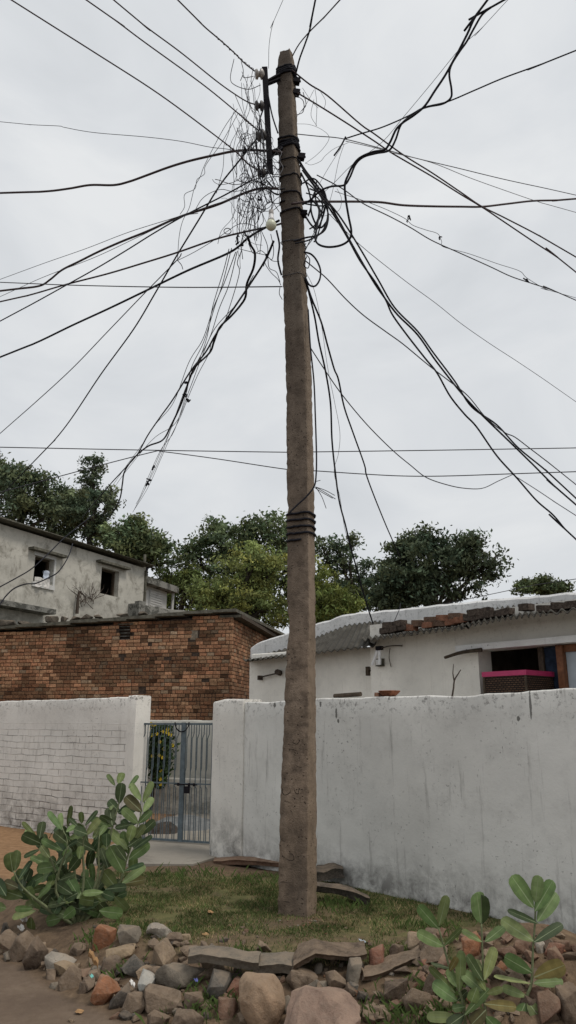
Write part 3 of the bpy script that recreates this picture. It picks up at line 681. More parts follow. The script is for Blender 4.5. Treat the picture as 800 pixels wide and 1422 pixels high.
# crop windows -> photo pixels
CA = lambda x, y: (x / 3.636, 1240 + y / 3.636)
CB = lambda x, y: (200 + x / 3.636, 1240 + y / 3.636)
CC = lambda x, y: (400 + x / 3.636, 1240 + y / 3.636)
CD = lambda x, y: (580 + x / 3.636, 1200 + y / 3.636)
ST = [
 (CA, 0, 150, 62, 215, 'dgrey', 'dark grey stone at the left end of the stone edging', 0),
 (CA, -30, 200, 98, 325, 'brown', 'rounded brown stone cut by the left frame edge beside the road', 0),
 (CA, 50, 205, 188, 350, 'brown', 'long brown stone leaning left under the broad-leaved bush', 35),
 (CA, 115, 218, 250, 402, 'dbrown', 'tall dark brown stone leaning by the road under the bush', 20),
 (CA, 215, 300, 375, 402, 'pale', 'pale pitted stone above the small rounded brown one', 12),
 (CA, 268, 350, 378, 432, 'yel', 'small tan stone tucked under the pale pitted stone', 0),
 (CA, 285, 378, 437, 502, 'brown', 'squat brown stone at the road edge left of the orange brick piece', 8),
 (CA, 435, 392, 528, 468, 'brown', 'small brown stone under the dry curled leaf', 0),
 (CA, 450, 165, 596, 286, 'orange', 'orange brick lump beneath the bush at the lawn edge', 20),
 (CA, 568, 150, 726, 276, 'grey', 'grey angular stone beside the orange brick lump', 18),
 (CA, 540, 268, 692, 345, 'yel', 'yellowish flat-topped stone on the bank above the brown stones', -8),
 (CA, 502, 328, 622, 412, 'dbrown', 'dark brown stone below the yellowish flat-topped stone', 0),
 (CA, 608, 322, 748, 432, 'blue', 'blue-grey stone with white flecks above the pale broken stone', 0),
 (CA, 452, 430, 602, 572, 'orange', 'long orange brick fragment tilted towards the road', 38),
 (CA, 560, 448, 668, 592, 'dgrey', 'dark grey stone right of the tilted orange brick', 25),
 (CA, 678, 398, 800, 508, 'white', 'broken stone with a bright grey-white face', 15),
 (CA, 608, 510, 752, 624, 'brown', 'brown stone below the bright grey-white one', 12),
 (CA, 650, 612, 702, 652, 'blue', 'small blue-grey pebble at the very bottom by the road', 0),
 (CA, 380, 455, 460, 515, 'dbrown', 'dark stone beside the teal wrapper', 0),
 (CA, 355, 250, 440, 318, 'brown', 'earth-coloured stone set in the soil of the bank', 0),
 (CB, 15, 140, 148, 235, 'pale', 'pale rough lump of broken mortar at the lawn edge', 5),
 (CB, 108, 198, 202, 272, 'dbrown', 'pointed dark brown stone beside the tan pebble', 0),
 (CB, 188, 208, 247, 246, 'yel', 'flat tan pebble on the soil at the lawn edge', 0),
 (CB, 18, 246, 172, 392, 'tan', 'tan stone with one flat sandy face', 15),
 (CB, 162, 268, 275, 330, 'brown', 'flat brown stone left of the long grey slab', 0),
 (CB, 68, 352, 322, 482, 'grey', 'rough pitted grey boulder under the long slab', 3),
 (CB, -10, 478, 205, 612, 'brown', 'wide brown stone under the pitted grey boulder', 10),
 (CB, 303, 402, 448, 552, 'blue', 'dark slate-blue stone below the long slab', 12),
 (CB, 418, 428, 515, 532, 'red', 'reddish stone left of the big tan boulder', 40),
 (CB, 178, 478, 315, 605, 'brown', 'brown stone wedged beneath the blue wrapper', 20),
 (CB, 376, 535, 475, 635, 'rbrown', 'crumbly reddish clod left of the big tan boulder', 0),
 (CB, 672, 522, 765, 618, 'grey', 'grey-green stone between the two large boulders', 40),
 (CB, 702, 398, 830, 502, 'brown', 'brown stone right of the big tan boulder', 18),
 (CB, 20, 590, 130, 690, 'dbrown', 'dark brown stone at the bottom edge below the wide brown one', 0),
 (CB, 140, 590, 300, 720, 'dbrown', 'half-buried dark stone at the bottom edge with grass beside', 0),
 (CC, -30, 378, 148, 492, 'brown', 'brown stone under the left end of the dark slab', 14),
 (CC, 128, 358, 188, 422, 'grey', 'small grey stone standing under the dark slab', 20),
 (CC, 175, 378, 302, 494, 'brown', 'wedge-shaped brown stone leaning under the dark slab', -35),
 (CC, 283, 328, 382, 462, 'grey', 'tall grey stone propped between slab and red-brown block', 5),
 (CC, 398, 262, 497, 392, 'red', 'upright red-brown block on top of the edging', 4),
 (CC, 494, 252, 602, 350, 'dbrown', 'dark brown stone right of the upright red-brown block', 30),
 (CC, 583, 196, 700, 312, 'tan', 'light brown boulder at the end of the lawn by the wall', 20),
 (CC, 474, 406, 612, 584, 'dbrown', 'dark brown stone under the tilted slab', 8),
 (CC, 578, 468, 762, 605, 'brown', 'large brown stone left of the lowest green leaves', 10),
 (CC, 672, 262, 810, 362, 'brown', 'brown boulder behind the leaves of the left seedling', 0),
 (CC, 138, 448, 207, 507, 'grey', 'small grey stone above the pink boulder', 0),
 (CC, 298, 448, 356, 508, 'blue', 'small blue-grey stone below the tall grey one', 0),
 (CC, 412, 575, 495, 645, 'brown', 'small brown stone right of the pink boulder', 0),
 (CC, 510, 395, 540, 425, 'pale', 'tiny pale stone on the tilted slab', 0),
 (CD, 205, 338, 335, 472, 'orange', 'orange-red brick piece between the two right seedlings', 10),
 (CD, 388, 498, 464, 575, 'orange', 'orange-brown shard on the heap by the tall seedling', -30),
 (CD, 418, 368, 492, 402, 'yel', 'thin yellowish chip on top of the rubble heap', 0),
 (CD, 482, 392, 586, 465, 'rbrown', 'brown brick piece on the heap left of the tall seedling', 5),
 (CD, 588, 388, 645, 455, 'pale', 'pale grey chip behind the tall seedling stem', 0),
 (CD, 618, 376, 704, 455, 'dbrown', 'dark brown stone at the back of the rubble heap', -20),
 (CD, 634, 430, 756, 612, 'rbrown', 'big dark red-brown block at the right end of the heap', -15),
 (CD, 560, 652, 745, 810, 'rbrown', 'wide red-brown block below the tall seedling leaves', -6),
 (CD, 455, 548, 565, 660, 'brown', 'brown shard leaning in the middle of the heap', -40),
 (CD, 395, 425, 498, 505, 'rbrown', 'reddish brown stone in the heap between the seedlings', 0),
 (CD, 576, 596, 688, 688, 'tan', 'tan rubble lump under the leaves of the tall seedling', 0),
 (CD, 10, 515, 118, 745, 'brown', 'tall brown stone left of the left seedling stems', 6),
 (CD, 690, 600, 830, 820, 'dbrown', 'dark stone in the bottom right corner', 0),
 (CD, 5, 365, 120, 475, 'brown', 'brown stone behind the lowest fork of the left seedling', 0),
 (CD, 330, 470, 400, 560, 'brown', 'brown stone hidden partly by the middle seedling', 0),
 (CD, 400, 590, 470, 680, 'dbrown', 'dark stone low in the heap under the leaves', 0),
]
PIT = {4, 20, 25}
for i, (cf, x0, y0, x1, y1, colr, lab, rot) in enumerate(ST):
    ax, ay = cf(x0, y0); bx_, by = cf(x1, y1)
    cx, cy = (ax + bx_) / 2, (ay + by) / 2
    g_ = gpt(cx, min(by, 1440) - .12 * (by - ay)); Y = g_.y + .02
    if cf is CD: Y = min(Y, 5.05)
    p = at(cx, cy, Y); zc_ = (p.y * CP + (p.z - CAMZ) * SP)
    wd = (bx_ - ax) / F * zc_; ht = (by - ay) / F * zc_
    rr = math.radians(rot)
    dep = min(wd, ht) * random.Random(i).uniform(.9, 1.2)
    # a tilted lump: solve the unrotated size so that the box on the picture stays
    c_, s_ = abs(math.cos(rr)), abs(math.sin(rr))
    W = wd / (c_ + s_ * .55) * 1.12; H = ht / (c_ + s_ * .9) * 1.12
    if rot and wd < 1.3 * ht: W, H = wd * .78 * 1.1, ht * 1.05
    rock('stone', p, (W, dep, H), (random.Random(i + 50).uniform(-.2, .2), rr if abs(rot) > 0 else 0, random.Random(i + 9).uniform(-.3, .3)), seed=i + 4,
         n=12 + i % 7, col=SH[colr], rough=.05 if i in PIT else .02, mat='rockpit' if i in PIT else 'rock', box_=.35 if colr in ('orange', 'rbrown', 'red') else .15 * (i % 3), bev=(.035, .06, .08)[i % 3], label=lab)
# the named large ones
def by_box(cf, x0, y0, x1, y1, lab, col, seed, n=22, rough=.03, box_=.2, rot=(0, 0, 0), bev=.16, Y=None, dep=None, name='boulder', mat='rock'):
    ax, ay = cf(x0, y0); bx_, by = cf(x1, y1); cx, cy = (ax + bx_) / 2, (ay + by) / 2
    Y = Y or gpt(cx, min(by, 1450) - .15 * (by - ay)).y; p = at(cx, cy, Y); zc_ = (p.y * CP + (p.z - CAMZ) * SP)
    wd = (bx_ - ax) / F * zc_; ht = (by - ay) / F * zc_
    return rock(name, p, (wd, dep or min(wd, ht), ht), rot, seed, n, SH[col], rough, mat, box_, bev, lab)
by_box(CB, 456, 415, 718, 668, 'biggest smooth tan boulder in the middle of the stone edging', 'btan', 101, 30, .02, .15, (.1, -.25, .1), .2)
by_box(CC, -20, 486, 365, 760, 'big pinkish creased boulder at the bottom of the picture', 'pink', 117, 34, .035, .3, (0, .06, 0), .2)
def slab(name, cf, pts, thick, lab, col, Y0, Y1, depth=.28, mat='rock', seed=1, zoff=0):
    """thin stone slab: top front edge follows pts (crop pixels)"""
    A = [cf(*p) for p in pts]; n = len(A); r = random.Random(seed)
    W = [at(a, b, Y0 + (Y1 - Y0) * i / (n - 1)) for i, (a, b) in enumerate(A)]
    c = sum(W, Vector()) / n; bm = bmesh.new(); loops = []
    for w_ in W:
        w_ = w_ - c; d = depth * r.uniform(.85, 1.05); up = .005; th = thick * r.uniform(.85, 1.1)
        loops.append([bm.verts.new(w_ + Vector(q)) for q in ((0, 0, 0), (0, .02, -th * .5), (r.uniform(-.02, .02), .03, -th), (0, d, -th + up), (r.uniform(-.03, .03), d, up), (0, d * .5, up * .5 + .004))])
    for a, b in zip(loops, loops[1:]):
        for k in range(6): bm.faces.new((a[k], a[(k + 1) % 6], b[(k + 1) % 6], b[k]))
    bm.faces.new(loops[0]); bm.faces.new(loops[-1][::-1]); bmesh.ops.recalc_face_normals(bm, faces=bm.faces[:])
    bmesh.ops.subdivide_edges(bm, edges=bm.edges[:], cuts=2, use_grid_fill=True)
    for v in bm.verts: v.co += Vector((0, 0, 1)) * .006 * noise.fractal(v.co * 9, 1, 2, 3) + Vector((0, 1, 0)) * .012 * noise.fractal(v.co * 11 + Vector((4, 0, 0)), 1, 2, 3)
    me = bpy.data.meshes.new(name); bm.to_mesh(me); bm.free(); me.materials.append(M[mat])
    me.polygons.foreach_set('use_smooth', [True] * len(me.polygons)); me.set_sharp_from_angle(angle=math.radians(35))
    o = bpy.data.objects.new(name, me); COL.objects.link(o); o.location = c; o.color = c4(SH[col]); props(o, lab, 'stone slab'); return o
gy = lambda cf, x, y: gpt(*cf(x, y)).y
slab('stone_slab', CB, [(222, 322), (290, 312), (345, 318), (400, 326), (450, 334), (500, 342), (578, 352)], .055, 'long grey slab with a whitish top laid on the edging', 'grey', 5.02, 4.92, .2, seed=4)
slab('stone_slab', CB, [(552, 372), (620, 362), (700, 360), (765, 372)], .055, 'shorter grey slab right of the whitish-topped one', 'grey', 4.95, 4.95, .25, seed=6)
slab('stone_slab', CC, [(28, 368), (85, 332), (140, 304), (190, 308), (240, 318), (300, 322), (350, 318), (400, 310)], .032, 'thin dark slab bridging stones in the middle of the edging', 'dbrown', 4.9, 5.0, .3, seed=8)
slab('stone_slab', CC, [(385, 424), (430, 418), (500, 392), (560, 366), (620, 338), (680, 314)], .035, 'thin brown slab tilted up to the right under the boulder', 'brown', 4.85, 4.95, .2, seed=9)
# slabs by the foot of the wall
slab('stone_slab', lambda x, y: (x, y), [(438, 1211), (450, 1211), (465, 1206), (477, 1207)], .085, 'thick broken dark slab against the wall foot right of the pole', 'dgrey', 7.2, 7.3, .35, seed=14)
slab('stone_slab', lambda x, y: (x, y), [(436, 1230), (470, 1234), (495, 1240), (514, 1248)], .06, 'flat dark slab edge sloping down beside the lawn', 'dgrey', 6.75, 6.6, .15, seed=15)
slab('stone_slab', lambda x, y: (x, y), [(296, 1196), (330, 1194), (362, 1196), (394, 1199)], .05, 'dull red-brown slab flush with the soil at the gate pier', 'rbrown', 8.45, 8.0, .2, seed=16)
# smaller filling stones packed between the named ones
RFi = random.Random(404)
for i in range(215):
    u = RFi.random(); px = u * 620 if i < 125 else RFi.uniform(570, 800)
    lo_ = 1312 + 8 * math.sin(px * .02); hi_ = 1421 if px > 150 else 1335 + px * .5
    py = RFi.uniform(lo_ if px < 590 else 1296, hi_); g_ = gpt(px, py); sz = RFi.uniform(.06, .15) if px < 570 else RFi.uniform(.05, .13)
    rock('rubble_stone', (g_.x, g_.y, g_.z + sz * .1), (sz, sz * RFi.uniform(.6, .9), sz * RFi.uniform(.5, .8)), (RFi.uniform(-.4, .4), RFi.uniform(-.4, .4), RFi.uniform(0, 6)), 600 + i, 12,
         SH[RFi.choice(['brown', 'dbrown', 'grey', 'brown', 'tan', 'rbrown', 'dgrey', 'brown', 'brown'] if px < 570 else ['brown', 'rbrown', 'rbrown', 'dbrown', 'tan', 'red', 'brown'])], .025, 'rock', .15, .04, 'fist-sized filling stone wedged between the larger edging stones', group='fist-sized stones filling the edging')
# pebbles, chips and soil crumbs
RP = random.Random(77); protos = [rock('pebble', (0, 0, -5), (1, .8, .6), seed=200 + k, n=12, rough=.03) for k in range(5)]
first = set()
for i in range(260):
    px = RP.uniform(0, 800); py = RP.uniform(1285, 1421)
    if px < 230 and py > 1325 + px * .5: 
        if RP.random() < .85: continue
    if px > 400 and py < 1300: continue
    g_ = gpt(px, py); k = RP.randrange(5)
    o = protos[k] if k not in first else protos[k].copy()
    if k in first: COL.objects.link(o)
    first.add(k); sz = RP.uniform(.018, .055) if RP.random() < .8 else RP.uniform(.05, .10)
    o.scale = (sz, sz * RP.uniform(.7, 1), sz * RP.uniform(.6, 1)); o.location = (g_.x, g_.y, g_.z + sz * .12); o.rotation_euler = (RP.uniform(-.5, .5), RP.uniform(-.5, .5), RP.uniform(0, 6))
    o.color = c4(SH[RP.choice(['brown', 'dbrown', 'tan', 'grey', 'rbrown', 'brown', 'brown', 'dgrey', 'pale' if RP.random() < .4 else 'brown', 'orange' if RP.random() < .3 else 'brown'])])
    props(o, 'small loose stone chip scattered among the larger edging stones', 'pebble', 'loose stone chips in the edging')
# brick crumbs at the foot of the pole and on the lawn
for i in range(60):
    if i < 34: px, py = RP.gauss(428, 16), RP.gauss(1283, 6)
    else: px, py = RP.uniform(180, 560), RP.uniform(1215, 1330)
    if 384 < px < 442 and py < 1276: py = 1280
    g_ = gpt(px, py); o = protos[i % 5].copy(); COL.objects.link(o); sz = RP.uniform(.01, .028)
    o.scale = (sz, sz, sz * .7); o.location = (g_.x, g_.y, g_.z + sz * .2); o.rotation_euler = (RP.uniform(-1, 1), 0, RP.uniform(0, 6))
    o.color = c4(SH[RP.choice(['orange', 'tan', 'pale', 'red', 'rbrown'])])
    if i < 34: props(o, 'crumb of broken brick lying at the foot of the pole', 'brick chip', 'brick crumbs at the pole foot')
    else: props(o, 'tiny chip of stone lying in the grass', 'brick chip', 'chips scattered on the lawn')
# litter
def scrap(px, py, size, mat, name, lab, cat, seed, lift=.01, Y=None, curl=.4):
    g_ = gpt(px, py) if Y is None else at(px, py, Y); r = random.Random(seed); n = 6; vs = []; 
    a = r.uniform(0, 3)
    for j in range(n):
        for i in range(n):
            u, v_ = i / (n - 1) - .5, j / (n - 1) - .5; q = 1 - .5 * abs(v_)
            vs.append((g_.x + size * (u * q * math.cos(a) - v_ * .7 * math.sin(a)), g_.y + size * (u * q * math.sin(a) + v_ * .7 * math.cos(a)), g_.z + lift + size * curl * (.8 * u * u + v_ * .5 + .35 * noise.noise(Vector((u * 4, v_ * 4, seed))))))
    m_ = MB(); m_.add(vs, [(j * n + i, j * n + i + 1, (j + 1) * n + i + 1, (j + 1) * n + i) for j in range(n - 1) for i in range(n - 1)])
    return props(m_.build(name, M[mat], loc=g_, smooth=True, sharp=30), lab, cat)
scrap(505, 1313, .07, 'paleglass', 'plastic_scrap', 'crumpled pale plastic scrap on the grass above the dark slab', 'litter', 5, .02, curl=.5)
scrap(33, 1284, .10, 'litterwhite', 'paper_scrap', 'white paper scrap under the broad-leaved bush at the left', 'litter', 6, .03, curl=1.0)
scrap(28, 1296, .06, 'litterwhite', 'paper_scrap', 'small pale scrap just below the larger white paper at the left', 'litter', 16, .03, curl=1.0)
scrap(126, 1372, .026, 'littercyan', 'foil_wrapper', 'teal foil wrapper beside the tilted orange brick', 'litter', 7, .06, Y=4.95, curl=1)
scrap(272, 1367, .024, 'litterblue', 'foil_wrapper', 'blue and white wrapper corner under the pitted boulder', 'litter', 8, .02, Y=4.78, curl=1)
scrap(183, 1375, .04, 'litterwhite', 'paper_scrap', 'thin white scrap by the bright grey-white stone', 'litter', 9, .03, Y=4.85, curl=1.3)
scrap(129, 1342, .085, 'dryleaf', 'dry_leaf', 'curled tan dry leaf standing on the small brown stone', 'leaf', 10, .03, Y=5.1, curl=1.6)
scrap(292, 1270, .06, 'dryleaf', 'dry_leaf', 'thin dry leaf lying on the lawn left of the pole', 'leaf', 11, .015)
scrap(110, 1408, .06, 'dryleaf', 'dry_leaf', 'flat dry leaf on the road at the bottom left', 'leaf', 12, .01, curl=.2)
scrap(285, 1300, .05, 'dryleaf', 'dry_leaf', 'pale dry leaf at the edge of the lawn above the long slab', 'leaf', 13, .01, curl=.3)
# ------------------------------------------------------------------ white house on the right
HR = Fr(347, 12.5, 800, 8.2)
ht_ = thing('white_house', 'low cream-washed house with corrugated roof and mouldy white parapet behind the long wall', 'house', HR.P(HR.len / 2, -1, .2))
sB = HR.S(527); op0, op1 = HR.S(680), HR.S(797) + 1.2
lz = HR.Z(735, 899)
def roof_z(s): return 2.62
mb = MB(); rough_wall(HR, mb, 0, sB, -.22, 0, 0, lambda s: HR.Z(347, 908) + (HR.Z(520, 897) - HR.Z(347, 908)) * s / sB, amp=.012, step=.15, seed=41)
HR.wall(mb, sB, op1 + 1.5, -.12, .14, 0, 2.70, [(op0, op1, .9, lz)])
HR.box(mb, sB + .001, op1 + 1.5, -.12, .135, 2.701, 2.90)
mb.build('wall', M['housewhite'], ht_, smooth=True, sharp=40)
mb = MB(); HR.box(mb, -.05, 0, -4.5, -.02, 0, 2.6); mb.build('end_wall', M['housewhite'], ht_)
# room behind the opening
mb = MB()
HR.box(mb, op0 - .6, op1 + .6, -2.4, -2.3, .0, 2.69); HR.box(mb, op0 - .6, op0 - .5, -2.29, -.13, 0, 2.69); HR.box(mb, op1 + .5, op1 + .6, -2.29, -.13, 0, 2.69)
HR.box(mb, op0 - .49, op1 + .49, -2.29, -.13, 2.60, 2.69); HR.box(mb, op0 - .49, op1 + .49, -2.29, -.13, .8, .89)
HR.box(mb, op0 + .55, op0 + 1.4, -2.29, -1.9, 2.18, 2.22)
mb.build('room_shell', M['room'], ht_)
mb = MB(); HR.box(mb, op0 - .25, op1 + 1.2, .142, .24, lz - .005, lz + .065); mb.build('lintel_slab', M['parapet'], ht_)
mb = MB(); HR.box(mb, HR.S(757), HR.S(764), -.05, .03, .9, lz - .01); mb.build('door_post', M['darkwood'], ht_)
mb = MB(); HR.box(mb, HR.S(764) + .004, HR.S(786), -.05, .0, .9, lz - .012); mb.build('curtain', M['rubberblue'], ht_)
mb = MB(); HR.box(mb, HR.S(787), HR.S(796), -.06, .09, .9, lz - .008); d_ = mb.build('door_frame', M['wood'], ht_)
mb = MB(); HR.box(mb, HR.S(796) + .003, HR.S(830), -.03, .02, .9, HR.Z(800, 905)); mb.build('door_panel', M['paleglass'], ht_)
mb = MB(); HR.box(mb, HR.S(796) + .003, HR.S(830), -.03, .05, HR.Z(800, 905) + .002, lz - .008); mb.build('door_rail', M['wood'], ht_)
# plinth that carries the basket, hidden by the boundary wall
mb = MB(); HR.box(mb, op0 - .3, op1, .26, 1.0, .1, 1.25); mb.build('veranda_plinth', M['housewhite'], ht_)
# parapet
def poly_band(top, bot, t0, t1, m, name, parent):
    q = MB(); T = [HR.hit(px, py, t1) for px, py in top]; B = [HR.hit(px, py, t1) for px, py in bot]; n = len(T)
    for i in range(n - 1):
        a, b = T[i], T[i + 1]; c, d = B[i], B[i + 1]; k = max(2, int((b[0] - a[0]) / .12))
        for j in range(k):
            def f(p, q_, u): return (p[0] + (q_[0] - p[0]) * u, p[1] + (q_[1] - p[1]) * u)
            u0, u1 = j / k, (j + 1) / k; P0, P1, Q0, Q1 = f(a, b, u0), f(a, b, u1), f(c, d, u0), f(c, d, u1)
            w0 = .02 * noise.noise(Vector((P0[0] * 4, 1, 2))); w1 = .02 * noise.noise(Vector((P1[0] * 4, 1, 2)))
            vs = [HR.P(Q0[0], t1, Q0[1]), HR.P(Q1[0], t1, Q1[1]), HR.P(P1[0], t1, P1[1] + w1 - .03), HR.P(P0[0], t1, P0[1] + w0 - .03),
                  HR.P(P1[0], t1 - .03, P1[1] + w1), HR.P(P0[0], t1 - .03, P0[1] + w0), HR.P(P1[0], t0, P1[1] + w1), HR.P(P0[0], t0, P0[1] + w0), HR.P(Q0[0], t0, Q0[1]), HR.P(Q1[0], t0, Q1[1])]
            uv = [(Q0[0], Q0[1]), (Q1[0], Q1[1]), (P1[0], P1[1]), (P0[0], P0[1]), (P1[0], P1[1] + .04), (P0[0], P0[1] + .04), (P1[0], P1[1] + .3), (P0[0], P0[1] + .3), (Q0[0], Q0[1]), (Q1[0], Q1[1])]
            fs = [(0, 1, 2, 3), (3, 2, 4, 5), (5, 4, 6, 7), (7, 6, 9, 8)]
            if i == 0 and j == 0: fs.append((0, 3, 5, 7, 8))
            q.add(vs, fs, uv)
    return q.build(name, m, parent, smooth=True, sharp=40)
poly_band([(348, 899), (362, 890), (399, 879), (441, 865), (482, 852), (560, 845), (650, 835), (720, 829), (800, 822), (900, 812)],
          [(348, 925), (362, 922), (399, 915), (441, 900), (482, 890), (560, 885), (650, 880), (720, 876), (800, 870), (900, 862)], -1.15, -.95, M['parapet'], 'parapet', ht_)
mb = MB(); z_ = 2.705
for i in range(20):
    a = sB + (op1 + 1.5 - sB) * i / 20; b = sB + (op1 + 1.5 - sB) * (i + 1) / 20 - .002
    HR.box(mb, a, b, -4.5, -1.16, 2.6, 2.68)
HR.box(mb, -.05, sB - .01, -4.5, -1.16, 2.45, 2.56)
mb.build('flat_roof', M['mossledge'], ht_)
def sheet(eave, top, t0, t1, waves, amp, name, thick=.012, tl=None):
    E = [HR.hit(px, py, t0) for px, py in eave]; T = [HR.hit(px, py, t1) for px, py in top]
    def lerp(L, u):
        k = u * (len(L) - 1); i = min(int(k), len(L) - 2); k -= i
        return tuple(L[i][j] * (1 - k) + L[i + 1][j] * k for j in (0, 1))
    n = waves * 8; m_ = 5; vs = []
    for lay in (0, 1):
        for i in range(n + 1):
            u = i / n; e = lerp(E, u); tt = lerp(T, u); wv = amp * math.cos(2 * math.pi * waves * u)
            jag = .02 * noise.noise(Vector((u * 30, 5, waves)))
            for j in range(m_ + 1):
                v_ = j / m_; s_ = e[0] * (1 - v_) + tt[0] * v_; t_ = (t0 + jag) * (1 - v_) + t1 * v_
                sag = -.02 * math.sin(v_ * math.pi) * (1 + .6 * noise.noise(Vector((u * 6, v_ * 3, 0))))
                vs.append(HR.P(s_, t_, e[1] * (1 - v_) + tt[1] * v_ + wv + sag - lay * thick))
    k = (n + 1) * (m_ + 1); fs = []
    for i in range(n):
        for j in range(m_):
            a = i * (m_ + 1) + j; b = a + m_ + 1; fs.append((a, a + 1, b + 1, b)); fs.append((a + k, b + k, b + k + 1, a + k + 1))
        a = i * (m_ + 1); b = a + m_ + 1; fs.append((a, b, b + k, a + k))
    q = MB(); q.add(vs, fs); return q.build(name, M['sheet'], ht_, smooth=True)
sheet([(338, 917), (400, 911), (441, 906), (522, 896)], [(352, 912), (399, 900), (441, 884), (482, 868), (528, 862)], .32, -.94, 26, .016, 'corrugated_sheet')
sheet([(503, 889), (580, 878), (655, 869)], [(508, 874), (580, 862), (655, 852)], .52, -.90, 17, .022, 'corrugated_sheet')
sheet([(640, 870), (700, 858), (760, 851), (880, 838)], [(652, 850), (700, 843), (760, 838), (880, 826)], .62, -.90, 22, .022, 'corrugated_sheet')
# loose bricks weighting the sheets
RBk = random.Random(5)
def loose_brick(px, py, t, lab, col, ln=.2, hh=.075, rz=None, grp=None):
    s, z = HR.hit(px, py, t); q = MB(); c = Vector((0, 0, 0)); a = RBk.uniform(-.25, .25) if rz is None else rz
    e = (HR.e * math.cos(a) + HR.n * math.sin(a)); n_ = (HR.n * math.cos(a) - HR.e * math.sin(a)); tl = RBk.uniform(-.1, .1); e = (e + Vector((0, 0, tl - .02))).normalized()
    bm = bmesh.new(); bmesh.ops.create_cube(bm, size=1)
    bmesh.ops.bevel(bm, geom=bm.edges[:], offset=.06, segments=2, affect='EDGES'); bmesh.ops.subdivide_edges(bm, edges=[x for x in bm.edges if x.calc_length() > .4], cuts=3, use_grid_fill=True)
    for v in bm.verts:
        v.co += v.co.normalized() * .05 * noise.fractal(v.co * 3 + Vector((px, py, 0)), 1, 2, 4)
        v.co = e * v.co.x * ln + n_ * v.co.y * .11 + Vector((0, 0, 1)) * v.co.z * hh
    me = bpy.data.meshes.new('brick'); bm.to_mesh(me); bm.free(); me.materials.append(M['rock']); me.polygons.foreach_set('use_smooth', [True] * len(me.polygons)); me.set_sharp_from_angle(angle=math.radians(35))
    o = bpy.data.objects.new('brick', me); COL.objects.link(o); o.location = HR.P(s, t, z); o.color = c4(col); props(o, lab, 'brick', grp); return o
DK = (.055, .042, .036); OR = (.25, .105, .062); MD = (.13, .075, .052)
row = [(537, 876, DK), (549, 874, DK), (561, 871.5, DK), (541, 868.5, DK), (556, 866, DK), (571, 872, OR), (582, 866, MD)]
for px, py, c in row: loose_brick(px, py, .30, 'dark mossy brick in the pile at the left end of the raised sheets', c, .17, .08, grp='dark bricks piled on the sheet edge')
for px, py, c in ((597, 868, OR), (613, 866, MD), (630, 864, OR), (600, 861, MD), (617, 858.5, OR), (634, 856, MD), (642, 861, OR)):
    loose_brick(px, py, .30, 'reddish brick in the two-course pile in the middle of the roof edge', c, .19, .075, grp='reddish bricks piled on the roof edge')
for px, py, c in ((655, 858, DK), (668, 856, DK), (680, 854, DK), (660, 851, DK), (674, 849.5, DK)):
    loose_brick(px, py, .30, 'sooty brick in the pile right of the reddish ones', c, .17, .08, grp='sooty bricks on the roof edge')
for px, py, lab, ln in ((700, 851, 'single flat dark brick between the two roof piles', .22), (731, 843.5, 'chunky dark brick standing alone on the right sheet', .15), (762, 846, 'long dark brick on the right sheet nearest the lone chunky one', .24), (778, 842, 'dark tilted brick second from the right frame edge on the roof', .17), (797, 840, 'dark brick at the right frame edge on the roof', .17)):
    loose_brick(px, py, .30, lab, DK, ln, .08)
# stick, fittings, basket
q = MB(); a, b = HR.hit(615, 913, .3), HR.hit(666, 902, .3); tube(q, [HR.P(a[0], .26, a[1]), HR.P((a[0] + b[0]) / 2, .28, (a[1] + b[1]) / 2 + .015), HR.P(b[0], .26, b[1])], [.018, .022, .026], 6, 3)
props(q.build('wooden_stick', M['darkwood'], loc=HR.P(a[0], .26, a[1])), 'weathered stick jutting left from the lintel over the opening', 'stick')
s0, z0 = HR.hit(672, 955, .55); s1 = HR.S(731, 940, .55); zt = HR.Z(700, 939, .55)
bk = thing('wicker_basket', 'brown woven basket box with bright pink lid in the house opening', 'basket', HR.P((s0 + s1) / 2, .55, 1.25))
q = MB(); HR.box(q, s0, s1, .0 + .02, .55, 1.252, zt); q.build('basket_body', M['weave'], bk)
q = MB(); HR.box(q, s0 - .008, s1 + .008, .008, .562, zt + .002, zt + .055); q.build('lid', M['pink'], bk)
q = MB(); 
for s_ in (s0 - .004, s1 - .02): HR.box(q, s_, s_ + .026, .551, .558, 1.252, zt - .001)
q.build('corner_post', M['darkwood'], bk)
lf = thing('wall_lamp', 'double white lamp tube hanging from the corner of the corrugated roof', 'lamp', HR.P(HR.S(524), .3, HR.Z(524, 900, .3)))
s_, z_ = HR.hit(523, 900, .35)
q = MB(); HR.box(q, s_ - .05, s_ + .03, .25, .32, z_ - .02, z_ + .03); q.build('socket', M['iron'], lf)
for d0, d1 in ((-.08, -.13), (.02, .0)):
    q = MB(); tube(q, [HR.P(s_ + d0 * .4, .30, z_ - .03), HR.P(s_ + d1, .30, z_ - .21)], [.022, .02], 8); q.build('lamp_tube', M['whiteplastic'], lf)
q = MB(); tube(q, [HR.P(s_ + .02, .3, z_), HR.P(s_ + .12, .2, z_ + .03), HR.P(s_ + .28, .16, z_ + .02)], .008, 5, 3); tube(q, [HR.P(s_ + .1, .2, z_), HR.P(s_ + .06, .18, z_ - .12), HR.P(s_ + .08, .17, z_ - .24)], .005, 5, 3); q.build('bracket', M['twig'], lf)
bx_ = thing('junction_box', 'small grimy junction box on the house wall under the lamp tubes', 'junction box', HR.P(HR.S(529, 920), .16, HR.Z(529, 920)))
s_, z_ = HR.hit(528.5, 920, .16); q = MB(); HR.box(q, s_ - .055, s_ + .055, .142, .20, z_ - .05, z_ + .05); q.build('box_body', M['slabtile'], bx_)
q = MB(); HR.box(q, s_ - .04, s_ + .04, .202, .21, z_ - .035, z_ + .035); q.build('cover', M['parapet'], bx_)
